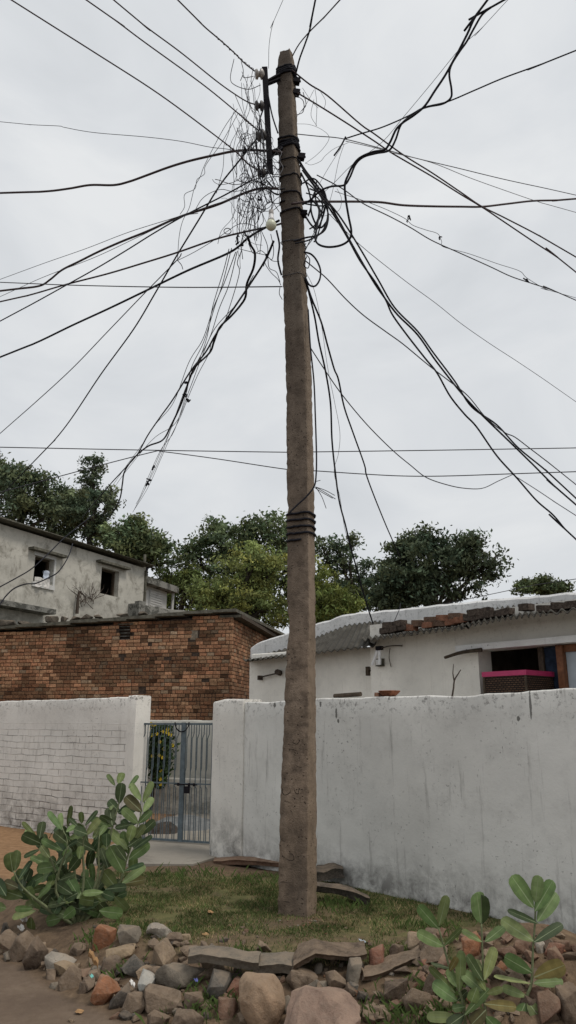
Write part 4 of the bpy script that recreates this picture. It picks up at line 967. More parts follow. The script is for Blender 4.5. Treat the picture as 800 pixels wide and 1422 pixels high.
s_, z_ = HR.hit(521, 931, .02); q = MB(); tube(q, [HR.P(s_ - .06, .0, z_), HR.P(s_ - .06, .10, z_ + .01), HR.P(s_ + .06, .12, z_ + .03)], .018, 6); HR.box(q, s_ - .085, s_ - .035, .08, .12, z_ - .07, z_ + .05)
props(q.build('iron_bracket', M['darkwood'], loc=HR.P(s_, 0, z_)), 'dark stub bracket on the wall below the junction box', 'bracket')
rd = MB(); s_, z_ = HR.hit(377, 937, .05); tube(rd, [HR.P(s_ - .30, .06, z_ - .03), HR.P(s_ + .2, .06, z_ + .02)], .012, 6); HR.box(rd, s_ - .32, s_ - .28, 0, .08, z_ - .07, z_ + .0)
tube(rd, [HR.P(s_ + .16, .0, z_ + .02), HR.P(s_ + .22, .12, z_ + .03)], .045, 7); props(rd.build('wall_rod', M['twig'], loc=HR.P(s_, .05, z_)), 'short rod with a knob fixed on the house wall left of the pole', 'rod')
# things lying on the boundary wall
q = MB(); s_, z_ = WR.hit(482, 966, -.1); tube(q, [WR.P(s_ - .17, -.1, z_ + .0), WR.P(s_ + .18, -.1, z_ + .01)], .022, 7)
props(q.build('charred_stick', M['darkwood'], loc=WR.P(s_, -.1, z_)), 'short thick dark log lying on the wall top right of the pole', 'log')
dp = thing('terracotta_dish', 'broken terracotta dish with flaking rim on the wall top', 'dish', WR.P(WR.S(541, 962, -.1), -.1, WR.Z(541, 966, -.1)))
s_, z_ = WR.hit(541, 966, -.1); q = MB(); lathe(q, WR.P(s_, -.1, z_ - .005), [(.055, 0), (.07, .012), (.105, .045), (.098, .05), (.06, .02), (.0, .016)]); q.build('dish_body', m_simple('sooty terracotta', (.20, .085, .05), .9, .6, 30, .1, .6), dp, smooth=True, sharp=50)
q = MB(); WR.box(q, s_ - .14, s_ - .09, -.13, -.05, z_ - .005, z_ + .03); WR.box(q, s_ - .16, s_ - .142, -.12, -.07, z_ - .005, z_ + .018)
props(q.build('brick_piece', m_simple('old brick chip', (.27, .15, .10), .95, .4, 30), loc=WR.P(s_ - .12, -.1, z_)), 'brick chip beside the terracotta dish on the wall top', 'brick')
tw = MB(); W_ = lambda px, py: WR.P(WR.S(px, py, -.12), -.12, WR.Z(px, py, -.12))
tube(tw, [W_(628, 968), W_(630, 955), W_(631, 945), W_(635, 938), W_(640, 930)], [.009, .008, .007, .006, .004], 5, 2); tube(tw, [W_(631, 946), W_(629, 935), W_(630, 922)], [.007, .005, .003], 5, 2)
props(tw.build('dry_twig', M['twig'], loc=W_(628, 968)), 'forked bare twig standing up from the wall top', 'twig')
# ------------------------------------------------------------------ stained house, upper left
OH = Fr(0, 19, 190, 24)
zr = (OH.Z(0, 722) + OH.Z(190, 783)) / 2; zr0, zr1 = OH.Z(0, 724), OH.Z(190, 785)
oh = thing('plastered_house', 'stained grey two-storey house with glassless windows at the upper left', 'house', OH.P(OH.len / 2, -2, .2))
W1 = (OH.S(28), OH.S(56), OH.Z(42, 806), OH.Z(42, 769)); W2 = (OH.S(127), OH.S(153), OH.Z(140, 824), OH.Z(140, 787))
mb = MB(); OH.wall(mb, -6, OH.len, -.25, 0, 0, min(zr0, zr1) - .05, [W1, W2])
OH.box(mb, -6, OH.len, -.25, 0, min(zr0, zr1) - .05, zr0 - .02, z1b=zr1 - .02)
OH.box(mb, OH.len - .24, OH.len, -5, -.26, 0, zr1 - .1); OH.box(mb, -6, OH.len, -5.2, -5.01, 0, zr0 - .2)
mb.build('wall', M['oldhouse'], oh)
mb = MB(); OH.box(mb, -6.3, OH.len + .2, -5.5, .28, zr0 + .0, zr0 + .07, z1b=zr1 + .07); r_ = mb.build('roof', M['slabtile'], oh)
for (a, b, c, d), nm in ((W1, 0), (W2, 1)):
    f = MB(); OH.box(f, a, a + .06, -.24, -.16, c, d); OH.box(f, b - .06, b, -.24, -.16, c, d); OH.box(f, a + .061, b - .061, -.24, -.16, d - .06, d); OH.box(f, a + .061, b - .061, -.24, -.16, c, c + .05)
    wn = f.build('window', M['darkwood'], oh)
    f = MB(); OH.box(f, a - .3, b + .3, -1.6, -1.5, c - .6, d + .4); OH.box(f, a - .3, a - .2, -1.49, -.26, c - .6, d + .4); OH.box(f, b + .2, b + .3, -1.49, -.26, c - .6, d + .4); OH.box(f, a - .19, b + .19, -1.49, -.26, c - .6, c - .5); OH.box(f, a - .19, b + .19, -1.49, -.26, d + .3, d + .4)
    f.build('dark_recess', M['dark'], wn)  # near-black box paints the shade inside the window
    f = MB(); OH.box(f, a - .28, b + .32, .002, .20, d + .10, d + .17); f.build('lintel', M['slabtile'], oh)
mb = MB(); OH.box(mb, W1[0] - .05, W1[1] + .06, .002, .025, W1[3] + .0, W1[3] + .098); OH.box(mb, W1[1] + .002, W1[1] + .07, .002, .03, W1[2] - .1, W1[3] - .002); OH.box(mb, W1[0] - .05, W1[1] + .08, .002, .04, W1[2] - .14, W1[2] - .02); mb.build('window_surround', M['farwhite'], oh)
# cloths stuffed in the left window
def sag_cloth(fr, s0, s1, z0, z1, t, m, name, lab, seed):
    vs = []; n = 12
    for j in range(n):
        for i in range(n):
            u, v_ = i / (n - 1), j / (n - 1); vs.append(fr.P(s0 + (s1 - s0) * u, t + .05 * math.sin(u * 9 + seed) + .05 * noise.noise(Vector((u * 4, v_ * 4, seed))), z0 + (z1 - z0) * v_ + .06 * noise.noise(Vector((u * 3, v_ * 2, seed + 4))) * (1 if j == n - 1 or j == 0 else .3)))
    q = MB(); q.add(vs, [(j * n + i, j * n + i + 1, (j + 1) * n + i + 1, (j + 1) * n + i) for j in range(n - 1) for i in range(n - 1)])
    return props(q.build(name, m, loc=fr.P(s0, t, z0), smooth=True), lab, 'cloth')
sag_cloth(OH, W1[0] + (W1[1] - W1[0]) * .55, W1[1] - .02, W1[2], W1[2] + (W1[3] - W1[2]) * .52, -.08, M['cloth'], 'window_cloth', 'pale blue cloth bundled in the right side of the left window', 2)
sag_cloth(OH, W1[0] + .02, W1[0] + (W1[1] - W1[0]) * .7, W1[2] - .12, W1[2] + .12, .07, M['litterwhite'], 'window_cloth', 'white rag lying over the sill of the left window', 5)
mb = MB(); OH.box(mb, -6, OH.S(60, 850), .002, .45, OH.Z(50, 853), OH.Z(50, 846)); mb.build('ledge', M['mossledge'], oh)
mb = MB(); OH.box(mb, OH.len + .002, OH.len + .08, -.1, .05, 2, zr1 - .1); mb.build('drain_pipe', M['slabtile'], oh)
# dry vine by the second window
vn = MB(); V = lambda px, py, t=.12: OH.P(OH.S(px, py, t), t, OH.Z(px, py, t)); RV = random.Random(9)
tube(vn, [V(107, 852), V(108, 835), V(110, 822), V(112, 822)], [.05, .04, .035, .03], 6)
props(vn.build('iron_stub', M['twig'], loc=V(108, 850)), 'rusty bent post in front of the stained house wall', 'post')
vn = MB()
for i in range(26):
    x, y = RV.uniform(108, 132), RV.uniform(828, 848); p = [V(x, y)]
    a = RV.uniform(-2.2, -.9)
    for k in range(4): a += RV.uniform(-.5, .5); x += math.cos(a) * 7; y += math.sin(a) * 5.5; p.append(V(x, y))
    tube(vn, p, [.012, .010, .008, .006, .004], 4)
props(vn.build('dry_vine', M['twig'], loc=V(115, 850)), 'leafless vine twigs on the stained wall below the right window', 'vine')
# mouldy terrace wall and far white building
TW = Fr(178, 22.5, 275, 25)
t = thing('terrace_wall', 'black-stained low terrace wall between the stained house and the trees', 'wall', TW.P(1, 0, .2))
q = MB(); rough_wall(TW, q, 0, TW.len, -.3, 0, 0, lambda s: TW.Z(190, 838) + (TW.Z(270, 850) - TW.Z(190, 838)) * s / TW.len, seed=51, topamp=.05, step=.2); q.build('wall_body', M['mossledge'], t, smooth=True, sharp=50)
q = MB(); TW.box(q, TW.S(178), TW.S(187), .002, .2, 0, TW.Z(182, 834)); q.build('post', M['mossledge'], t)
FW = Fr(186, 27, 226, 29)
t = thing('white_building', 'small white flat-roofed building with a closed shutter beyond the terrace', 'building', FW.P(.5, -1, .2))
q = MB(); fz = FW.Z(200, 812); FW.box(q, -1.5, FW.len - .1, -3, 0, 0, fz); q.build('wall', M['farwhite'], t)
q = MB(); FW.box(q, -1.6, FW.len + .2, -3.2, .35, fz + .003, FW.Z(200, 803)); q.build('roof', M['mossledge'], t)
q = MB(); FW.box(q, FW.S(198), FW.S(216), .002, .05, FW.Z(207, 842), FW.Z(207, 819)); sh = q.build('shutter', M['farwhite'], t)
q = MB(); z_ = FW.Z(207, 841)
while z_ < FW.Z(207, 820): FW.box(q, FW.S(198.5), FW.S(215.5), .051, .07, z_, z_ + .04); z_ += .09
q.build('slats', M['farwhite'], sh)
q = MB(); tube(q, [FW.P(FW.len + .05, .1, 3), FW.P(FW.len + .18, .12, fz)], .06, 6); q.build('drain_pipe', M['farwhite'], t)
q = MB(); c_ = at(201.5, 800, 26.5); tube(q, [(c_.x, c_.y, 3), at(201.5, 770, 26.5)], .05, 6); props(q.build('pipe_post', M['slabtile'], loc=(c_.x, c_.y, 3)), 'thin upright pipe rising beside the small white building', 'pipe')
tk = thing('water_tank', 'dark water tank half hidden behind the corner of the stained house', 'tank', at(192, 801, 28.5)); q = MB()
b_ = at(192, 803, 28.5); h_ = at(192, 785, 28.5).z - b_.z
lathe(q, b_, [(.36, 0), (.38, h_ * .1), (.35, h_ * .14), (.38, h_ * .3), (.35, h_ * .34), (.38, h_ * .5), (.35, h_ * .56), (.37, h_ * .75), (.2, h_ * .92), (.14, h_)], n=20); q.build('tank_body', M['iron'], tk, smooth=True, sharp=40)
q = MB(); lathe(q, b_ + Vector((0, 0, h_ + .002)), [(.17, 0), (.17, .05), (.1, .07)]); q.build('cap', M['iron'], tk)
# stones and tiles holding the brick house roof down
for i, (px, w_, h_, lab) in enumerate(((10, 26, 9, 'wide dark stone on the brick house roof at the left frame edge'), (35, 22, 6, 'low dark stone on the roof second from the left frame edge'), (70, 22, 10, 'large rounded dark stone on the roof below the left window'), (88, 12, 8, 'narrow dark stone in the middle of the roof stones'), (104, 16, 8, 'rounded stone on the roof below the bent post'), (121, 17, 9, 'domed dark stone on the roof right of the bent post'), (137, 12, 6, 'small stone on the roof below the right window'), (172, 20, 5, 'flat stone on the roof near the brick vent'), (197, 14, 5, 'flat pale stone on the roof below the small white building'))):
    s_ = BH.S(px, 860, .06); z_ = interp(tabB, s_) + .06; sc_ = 16.6 / F
    rock('roof_stone', BH.P(s_, .06, z_ + h_ * .42 * sc_ + .02), (w_ * sc_ * 1.1, .28, h_ * sc_ * 1.25), (0, 0, 0), 300 + i, 14, (.10, .09, .075), .03, 'rock', .1, .12, lab)
# ------------------------------------------------------------------ trees
def tree(label, Y, crowns, leaf, col, n, gapscale=1.0, seed=0, cat='tree', trunkx=None, group=None, yvar=.35, clump=.42, gz=.2, name='tree', limbs=True, trunk_r=None):
    """crowns: (px, py, rx, ry) ellipses of the picture at distance Y; leaves fill clumps spread through the volume"""
    r = random.Random(seed); px2m = Y / F * 1.0
    E = []
    for (a, b, rx, ry) in crowns:
        c = at(a, b, Y + r.uniform(-1, 1) * .5); k = (c - Vector((0, 0, CAMZ))).dot(Vector((0, CP, SP))) / F
        E.append((c, rx * k, min(rx, ry) * k * 1.0 + .3, ry * k))
    tx = sum(e[0].x * e[1] for e in E) / sum(e[1] for e in E) if trunkx is None else at(trunkx, 850, Y).x
    ty = Y; root = thing(name, label, cat, (tx, ty, gz), group)
    vol = [e[1] * e[3] for e in E]; tot = sum(vol)
    leaves = MB(); wood = MB(); clumps = []
    ncl = int(n / 55)
    for e, v_ in zip(E, vol):
        for i in range(max(4, int(ncl * v_ / tot))):
            d = Vector((r.gauss(0, 1), r.gauss(0, 1), r.gauss(0, 1))).normalized(); q = r.random() ** .42
            q *= 1 + .22 * noise.noise(d * 2.2 + Vector((seed, 0, 0)))
            q *= 1 + (.25 * r.random() if r.random() < .25 else 0); p = e[0] + Vector((d.x * e[1] * q, d.y * e[2] * q, d.z * e[3] * q))
            if noise.noise(p * (.9 / clump * .5) + Vector((seed * 7, 0, 0))) < -.06 and q > .45: continue
            clumps.append((p, q, e))
    for p, q, e in clumps:
        cr = clump * r.uniform(.5, 1.15) * gapscale; m_ = int(55 * r.uniform(.6, 1.4))
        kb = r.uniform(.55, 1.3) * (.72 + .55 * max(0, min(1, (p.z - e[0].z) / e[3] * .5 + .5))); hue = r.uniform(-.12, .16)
        ax = Vector((r.gauss(0, 1), r.gauss(0, 1), r.gauss(0, .6))).normalized()
        for j in range(m_):
            o = Vector((r.gauss(0, 1), r.gauss(0, 1), r.gauss(0, .62))) * cr * .5; o += ax * r.uniform(-1, 1) * cr * .6
            c = p + o; s = leaf * r.uniform(.6, 1.25)
            nrm = Vector((r.gauss(0, .8), r.gauss(0, .8), r.gauss(.5, .6))).normalized(); u = nrm.orthogonal().normalized(); w_ = nrm.cross(u); an = r.uniform(0, 6.28); u, w_ = u * math.cos(an) + w_ * math.sin(an), w_ * math.cos(an) - u * math.sin(an)
            k = kb * r.uniform(.7, 1.3)
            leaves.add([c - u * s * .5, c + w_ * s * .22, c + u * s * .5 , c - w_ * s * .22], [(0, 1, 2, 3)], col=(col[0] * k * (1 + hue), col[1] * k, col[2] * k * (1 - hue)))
    base = Vector((tx, ty, gz - .2)); zlow = min(e[0].z - e[3] * .6 for e in E); fork = Vector((tx, ty, max(gz + .6, zlow)))
    R0 = trunk_r or .16
    tube(wood, [base, (base + fork) / 2 + Vector((.08, .05, 0)), fork], [R0 * 1.2, R0, R0 * .85], 8, 3)
    for e in E:
        nb = 5
        mid = fork + (e[0] - fork) * .55 + Vector((r.uniform(-.3, .3), r.uniform(-.3, .3), .1)); tube(wood, [fork - Vector((0, 0, .2)), mid, e[0]], [R0 * .6, R0 * .42, R0 * .22], 6, 3)
        cl = [c for c in clumps if c[2] is e]
        for c in r.sample(cl, min(len(cl), 16)):
            st = mid + (e[0] - mid) * r.random(); mm = (st + c[0]) / 2 + Vector((0, 0, r.uniform(-.1, .25))); tube(wood, [st, mm, c[0]], [R0 * .2, R0 * .13, R0 * .05], 4, 2)
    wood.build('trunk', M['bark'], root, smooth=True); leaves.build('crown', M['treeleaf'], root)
DG = (.105, .138, .078); MG = (.135, .175, .085); YG = (.215, .245, .08)
tree('dense dark tree filling the far left above the stained house', 34, [(30, 700, 62, 52), (-25, 690, 50, 60), (85, 715, 42, 42), (15, 660, 30, 18), (60, 668, 22, 14)], .22, DG, 26000, seed=1, clump=.55)
tree('feathery dark tree with a tall loose tip rising left of centre', 33, [(128, 655, 17, 22), (135, 690, 26, 28), (112, 712, 34, 32), (150, 700, 14, 24), (132, 735, 30, 26)], .20, (.105, .138, .080), 12000, seed=2, clump=.36, gapscale=.9)
tree('mid-green tree behind the small white building', 32, [(170, 748, 34, 24), (187, 732, 22, 16), (225, 752, 18, 16), (195, 762, 36, 32), (222, 785, 26, 24), (160, 780, 34, 26)], .21, MG, 14000, seed=3, clump=.42)
tree('large dark tree behind the upper part of the pole foot', 33, [(310, 760, 50, 38), (352, 735, 34, 26), (268, 775, 24, 24), (395, 752, 36, 34), (340, 790, 70, 44), (330, 840, 90, 30), (415, 820, 60, 40), (300, 738, 18, 14), (428, 762, 22, 26)], .22, (.115, .152, .075), 30000, seed=4, clump=.46)
tree('yellow-green bushy tree left of the pole above the brick house', 25, [(345, 810, 52, 48), (300, 826, 40, 32), (375, 795, 30, 34), (350, 775, 28, 18), (325, 850, 64, 30), (378, 845, 40, 34)], .13, YG, 26000, seed=5, clump=.32)
tree('olive-green bush between the small white building and the yellow-green tree', 32, [(245, 815, 34, 26), (225, 838, 24, 16), (275, 830, 30, 24), (262, 800, 18, 14)], .15, (.155, .195, .06), 14000, seed=6, clump=.34)
tree('yellow-green leafy tree just right of the pole', 24, [(452, 830, 34, 32), (478, 842, 22, 20), (430, 800, 24, 26), (455, 855, 40, 22)], .13, (.15, .185, .05), 16000, seed=7, clump=.30)
tree('thin dark tree between the pole and the round dark crown', 33, [(475, 778, 26, 26), (500, 800, 30, 26), (448, 760, 13, 18), (520, 825, 50, 26), (470, 820, 40, 26), (490, 752, 10, 10)], .19, DG, 12000, seed=8, clump=.36)
tree('big dark round-headed tree above the right house', 31, [(590, 785, 58, 40), (560, 765, 26, 20), (640, 780, 36, 32), (600, 752, 32, 16), (655, 752, 22, 14), (585, 815, 70, 26), (678, 785, 22, 22), (545, 800, 24, 26), (692, 770, 10, 8), (560, 830, 50, 22), (660, 815, 26, 16)], .21, (.088, .118, .070), 34000, seed=9, clump=.42)
tree('small pale green tree peeping over the parapet at the right', 36, [(745, 812, 22, 12), (775, 818, 24, 10), (728, 818, 10, 8)], .20, (.12, .155, .07), 7000, seed=10, clump=.34)
# ------------------------------------------------------------------ broad-leaved plants
def leaf(mb, b, tip, wd, nrm, col, fold=.25, droop=.12, rib=(.36, .42, .25), r=R):
    """obovate leaf from b to tip, with pale midrib"""
    b, tip = Vector(b), Vector(tip); ax = tip - b; L = ax.length; ax = ax / L
    nrm = Vector(nrm); nrm = (nrm - ax * nrm.dot(ax)); nrm = nrm.normalized() if nrm.length > 1e-4 else ax.orthogonal().normalized()
    sd = ax.cross(nrm); NL = 9
    prof = [.10, .40, .72, .92, 1.0, .97, .84, .52, .0]; US = [0, .10, .25, .42, .60, .76, .90, .97, 1.0]
    fr_ = [-1, -.55, -.06, .06, .55, 1]
    vs = []; cs = []
    for i in range(NL):
        u = US[i]; w_ = wd * .5 * prof[i]; bend = -droop * L * (u ** 2) + droop * L * .35 * u
        for q in fr_:
            rr = w_ * abs(q) if abs(q) > .1 else min(w_, wd * .5 * .060 * (1.35 - u))
            sgn = 1 if q > 0 else -1
            p = b + ax * L * u + sd * sgn * rr + nrm * (fold * rr + bend + .025 * wd * math.sin(u * 14 + q * 3) * abs(q))
            vs.append(p)
            k = 1 + .10 * math.sin(u * 40) * (abs(q) > .1)
            cs.append(tuple(rib[j] * .9 + col[j] * .1 for j in range(3)) if abs(q) < .1 else tuple(c * k * (.94 if abs(q) > .9 else 1) for c in col))
    fs = [(i * 6 + k, i * 6 + k + 1, (i + 1) * 6 + k + 1, (i + 1) * 6 + k) for i in range(NL - 1) for k in range(5)]
    base_ = len(mb.v); mb.v += [tuple(v) for v in vs]; edge_ = r.uniform(.9, 1.1)
    for i in range(NL - 1):
        for k in range(5):
            q_ = [vs[j] for j in fs[i * 5 + k]]
            if k == 2: c_ = tuple(rib[j] * .5 + col[j] * .5 for j in range(3))
            else:
                kk = (.90 + .10 * (i % 2)) * (1.10 if k in (1, 3) else .96) * edge_; c_ = tuple(c * kk for c in col)
            o_ = len(mb.v)
            mb.f.append(tuple(base_ + j for j in fs[i * 5 + k])); mb.hasc = True
            for j in range(4): mb.uv.append((0, 0)); mb.c.append(c_)
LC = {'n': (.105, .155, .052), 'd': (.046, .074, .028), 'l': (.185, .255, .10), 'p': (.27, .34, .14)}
def leafpx(mb, cf, b, t, wpx, c, Y, dz=0, facing=None):
    bp, tp = cf(*b), cf(*t); B = at(bp[0], bp[1], Y); Tt = at(tp[0], tp[1], Y + dz)
    d = (B.y * CP + (B.z - CAMZ) * SP); wd = wpx / 3.55 / F * d * (.86 if cf is CS else .96)
    L = (Tt - B).length
    n_ = Vector((R.uniform(-.35, .35), -1, R.uniform(.0, .7))) if facing is None else facing
    if wpx < 28: n_ = Vector((R.uniform(-.3, .3), -.25, 1)); wd = wpx / 3.55 / F * d * 2.6
    v = R.uniform(.8, 1.2); hu = R.uniform(-.12, .22) if R.random() > .02 else .8; col = (LC[c][0] * v * (1 + hu), LC[c][1] * v, LC[c][2] * v)
    leaf(mb, B, Tt, wd, n_, col, R.uniform(-.02, .14), R.uniform(-.05, .12))
def stempx(mb, cf, pts, Y, r0=.011, r1=.006):
    W = [at(*cf(*p), Y + .02) for p in pts]; n = len(W)
    tube(mb, W, [r0 + (r1 - r0) * i / (n - 1) for i in range(n)], 7, 3)
CS = lambda x, y: (x / 3.478, 1060 + y / 3.478)
# right seedlings
A_l = [((105, 325), (0, 208), 60, 'n'), ((108, 312), (147, 160), 52, 'l'), ((130, 415), (-5, 345), 58, 'l'), ((130, 415), (225, 322), 30, 'n'), ((210, 645), (222, 438), 58, 'l'), ((198, 690), (80, 602), 72, 'l'),
       ((190, 650), (58, 520), 40, 'n'), ((200, 620), (150, 530), 52, 'l'), ((160, 522), (75, 505), 26, 'd'), ((200, 690), (250, 640), 40, 'd'), ((160, 540), (200, 470), 34, 'n'), ((215, 775), (45, 770), 52, 'l'), ((240, 720), (175, 730), 40, 'n'), ((235, 760), (150, 820), 60, 'd')]
B_l = [((320, 298), (298, 143), 96, 'l'), ((324, 302), (320, 156), 88, 'd'), ((325, 392), (222, 335), 22, 'n'), ((340, 392), (437, 318), 24, 'n'), ((338, 585), (388, 418), 62, 'l'), ((330, 590), (246, 458), 58, 'd'), ((330, 640), (226, 545), 66, 'l'), ((318, 545), (297, 480), 34, 'l'),
       ((335, 705), (502, 722), 52, 'n'), ((238, 762), (362, 628), 46, 'n'), ((350, 655), (428, 630), 36, 'l'), ((345, 735), (270, 812), 70, 'd'), ((345, 770), (420, 850), 66, 'n'), ((300, 620), (270, 700), 60, 'n'), ((345, 640), (300, 560), 40, 'n')]
C_l = [((595, 195), (610, 60), 62, 'p'), ((585, 220), (474, 58), 88, 'n'), ((605, 290), (702, 142), 76, 'l'), ((592, 238), (683, 82), 68, 'n'), ((610, 300), (458, 232), 36, 'd'), ((585, 388), (420, 280), 76, 'l'), ((588, 394), (733, 300), 54, 'd'), ((577, 548), (438, 468), 72, 'n'), ((588, 572), (742, 508), 90, 'n'),
       ((585, 602), (735, 588), 52, 'l'), ((548, 668), (425, 622), 46, 'l'), ((552, 690), (636, 800), 74, 'n'), ((572, 602), (385, 568), 18, 'l'), ((545, 700), (505, 790), 66, 'n')]
pl = [('low forked seedling of broad oval leaves at the left of the right-hand group', A_l, [(160, 520), (135, 425), (105, 320)], [(245, 860), (228, 700), (190, 590), (160, 520)], 4.35),
      ('middle seedling topped by one upright round dark leaf', B_l, [(330, 590), (328, 460), (322, 298)], [(350, 860), (340, 720), (330, 590)], 4.30),
      ('tallest broad-leaved seedling in front of the wall at the right', C_l, [(578, 560), (583, 420), (592, 300), (595, 200)], [(520, 860), (545, 690), (570, 620), (578, 560)], 4.45)]
for lab, LL, s1, s0, Y in pl:
    b = at(*CD(*s0[0]), Y); root = thing('leafy_seedling', lab, 'plant', (b.x, b.y, hgt(b.x, b.y)))
    q = MB(); W = [Vector((b.x, b.y + .05, hgt(b.x, b.y) - .05))] + [at(*CD(*p), Y + .012) for p in s0 + s1[1:]]
    tube(q, W, [.010 - .0055 * i / (len(W) - 1) for i in range(len(W))], 7, 3); q.build('stem', M['stem'], root, smooth=True)
    q = MB()
    for (bb, tt, w_, c) in LL: leafpx(q, CD, bb, tt, w_, c, Y + R.uniform(-.015, .0), R.uniform(-.06, .06))
    q.build('foliage', M['plantleaf'], root, smooth=True)
# big bush on the left
L1 = [((575, 195), (587, 95), 70, 'd'), ((572, 100), (592, 45), 46, 'n'), ((556, 108), (518, 52), 28, 'n'), ((620, 120), (668, 58), 28, 'n'), ((685, 235), (605, 158), 66, 'd'), ((682, 180), (630, 98), 42, 'p'), ((690, 190), (738, 88), 44, 'l'), ((692, 235), (738, 163), 46, 'p'),
 ((670, 290), (732, 228), 46, 'n'), ((543, 300), (528, 212), 68, 'd'), ((536, 226), (541, 200), 32, 'n'), ((668, 290), (592, 222), 52, 'l'), ((640, 330), (588, 272), 42, 'd'), ((645, 372), (697, 298), 46, 'l'), ((622, 380), (642, 300), 60, 'n'), ((618, 418), (528, 322), 56, 'l'),
 ((515, 405), (515, 338), 56, 'd'), ((622, 465), (718, 388), 66, 'n'), ((640, 420), (732, 350), 32, 'd'), ((600, 530), (530, 400), 86, 'n'), ((588, 582), (702, 493), 52, 'l'), ((600, 520), (692, 483), 30, 'd'), ((552, 642), (618, 712), 58, 'l'), ((562, 602), (498, 520), 80, 'n'), ((520, 660), (388, 638), 52, 'l'), ((500, 622), (400, 628), 40, 'n'), ((620, 440), (590, 330), 50, 'n'), ((610, 470), (560, 400), 50, 'd')]
L2 = [((190, 365), (207, 280), 56, 'd'), ((178, 360), (108, 283), 28, 'n'), ((168, 360), (122, 318), 34, 'l'), ((300, 322), (232, 233), 36, 'l'), ((300, 312), (288, 240), 36, 'l'), ((325, 310), (348, 203), 34, 'n'), ((320, 332), (365, 300), 40, 'n'), ((395, 292), (393, 233), 36, 'n'), ((376, 306), (333, 263), 28, 'd'), ((410, 302), (472, 228), 28, 'd'),
 ((415, 347), (482, 268), 46, 'l'), ((422, 342), (358, 318), 56, 'd'), ((402, 415), (368, 343), 46, 'l'), ((322, 382), (262, 333), 60, 'd'), ((450, 362), (485, 308), 46, 'n'), ((480, 350), (517, 288), 38, 'n'), ((300, 422), (198, 368), 42, 'n'), ((325, 402), (372, 373), 34, 'd'), ((236, 366), (262, 318), 26, 'd'), ((192, 416), (113, 452), 28, 'd'), ((206, 476), (148, 453), 34, 'n'), ((302, 526), (198, 480), 46, 'l'), ((240, 456), (198, 398), 46, 'n'), ((272, 482), (243, 453), 36, 'd'), ((430, 442), (472, 373), 46, 'd'), ((382, 462), (392, 398), 42, 'n'),
 ((380, 642), (330, 558), 70, 'n'), ((452, 622), (418, 558), 70, 'n'), ((332, 522), (382, 458), 60, 'd'), ((350, 480), (310, 420), 50, 'n')]
L3 = [((62, 526), (48, 433), 80, 'n'), ((72, 520), (88, 418), 54, 'l'), ((92, 560), (153, 468), 34, 'd'), ((95, 602), (122, 518), 46, 'l'), ((110, 646), (-5, 608), 76, 'n'), ((90, 602), (18, 573), 52, 'd'), ((130, 642), (165, 563), 34, 'd'), ((160, 662), (133, 598), 52, 'n'), ((180, 652), (243, 588), 38, 'n'), ((172, 712), (57, 742), 46, 'l'), ((160, 702), (73, 703), 36, 'n'), ((150, 742), (152, 805), 60, 'n'), ((360, 702), (348, 795), 56, 'n'), ((490, 712), (438, 803), 80, 'n'), ((30, 640), (-20, 560), 60, 'd'), ((30, 700), (-15, 690), 50, 'n')]
S_ = [[(385, 770), (470, 600), (520, 430), (545, 300), (575, 190), (585, 120)], [(385, 770), (560, 610), (610, 470), (650, 350), (685, 230)], [(385, 770), (470, 560), (475, 430), (480, 350)], [(380, 770), (405, 560), (400, 420), (410, 320)],
      [(380, 770), (360, 520), (325, 380), (300, 310)], [(375, 770), (300, 600), (240, 450), (190, 360)], [(370, 770), (220, 690), (110, 600), (65, 520)], [(370, 775), (250, 720), (150, 640), (90, 570)], [(375, 775), (450, 700), (540, 620), (600, 540)], [(375, 775), (270, 620), (300, 480), (330, 400)]]
b = gpt(*CS(385, 765)); YB = b.y
root = thing('broad_leaved_bush', 'large broad-leaved bush with many grey-green oval leaves in front of the left wall', 'bush', b)
for k, p in enumerate(S_):
    q = MB(); W = []
    for i, pp in enumerate(p): W.append(at(*CS(*pp), YB + (.18 * math.sin(k * 1.9)) * i / (len(p) - 1)))
    W[0] = Vector((W[0].x, W[0].y, hgt(W[0].x, W[0].y) - .03))
    tube(q, W, [.013 - .008 * i / (len(W) - 1) for i in range(len(W))], 6, 3); q.build('stem', M['stem'], root, smooth=True)
q = MB()
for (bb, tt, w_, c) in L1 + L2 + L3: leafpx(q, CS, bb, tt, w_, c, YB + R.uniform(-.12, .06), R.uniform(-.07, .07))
RL = random.Random(21)
for i in range(95):      # inner and back leaves along the stems, mostly darker to paint inner shade
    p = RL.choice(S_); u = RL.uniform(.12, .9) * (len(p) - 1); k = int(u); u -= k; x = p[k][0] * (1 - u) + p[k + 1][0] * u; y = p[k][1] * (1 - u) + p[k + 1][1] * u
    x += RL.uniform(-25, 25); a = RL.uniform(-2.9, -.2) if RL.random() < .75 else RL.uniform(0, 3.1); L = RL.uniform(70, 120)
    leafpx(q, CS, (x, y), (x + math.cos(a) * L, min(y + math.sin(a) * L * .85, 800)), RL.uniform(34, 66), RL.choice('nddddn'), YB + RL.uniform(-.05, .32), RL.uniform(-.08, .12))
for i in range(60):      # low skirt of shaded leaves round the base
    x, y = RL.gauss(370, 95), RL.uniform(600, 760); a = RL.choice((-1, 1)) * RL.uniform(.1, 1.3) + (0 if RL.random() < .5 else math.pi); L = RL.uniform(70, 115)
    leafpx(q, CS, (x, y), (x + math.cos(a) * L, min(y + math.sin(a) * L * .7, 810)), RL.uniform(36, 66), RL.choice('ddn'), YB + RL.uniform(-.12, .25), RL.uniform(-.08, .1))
q.build('foliage', M['plantleaf'], root, smooth=True)
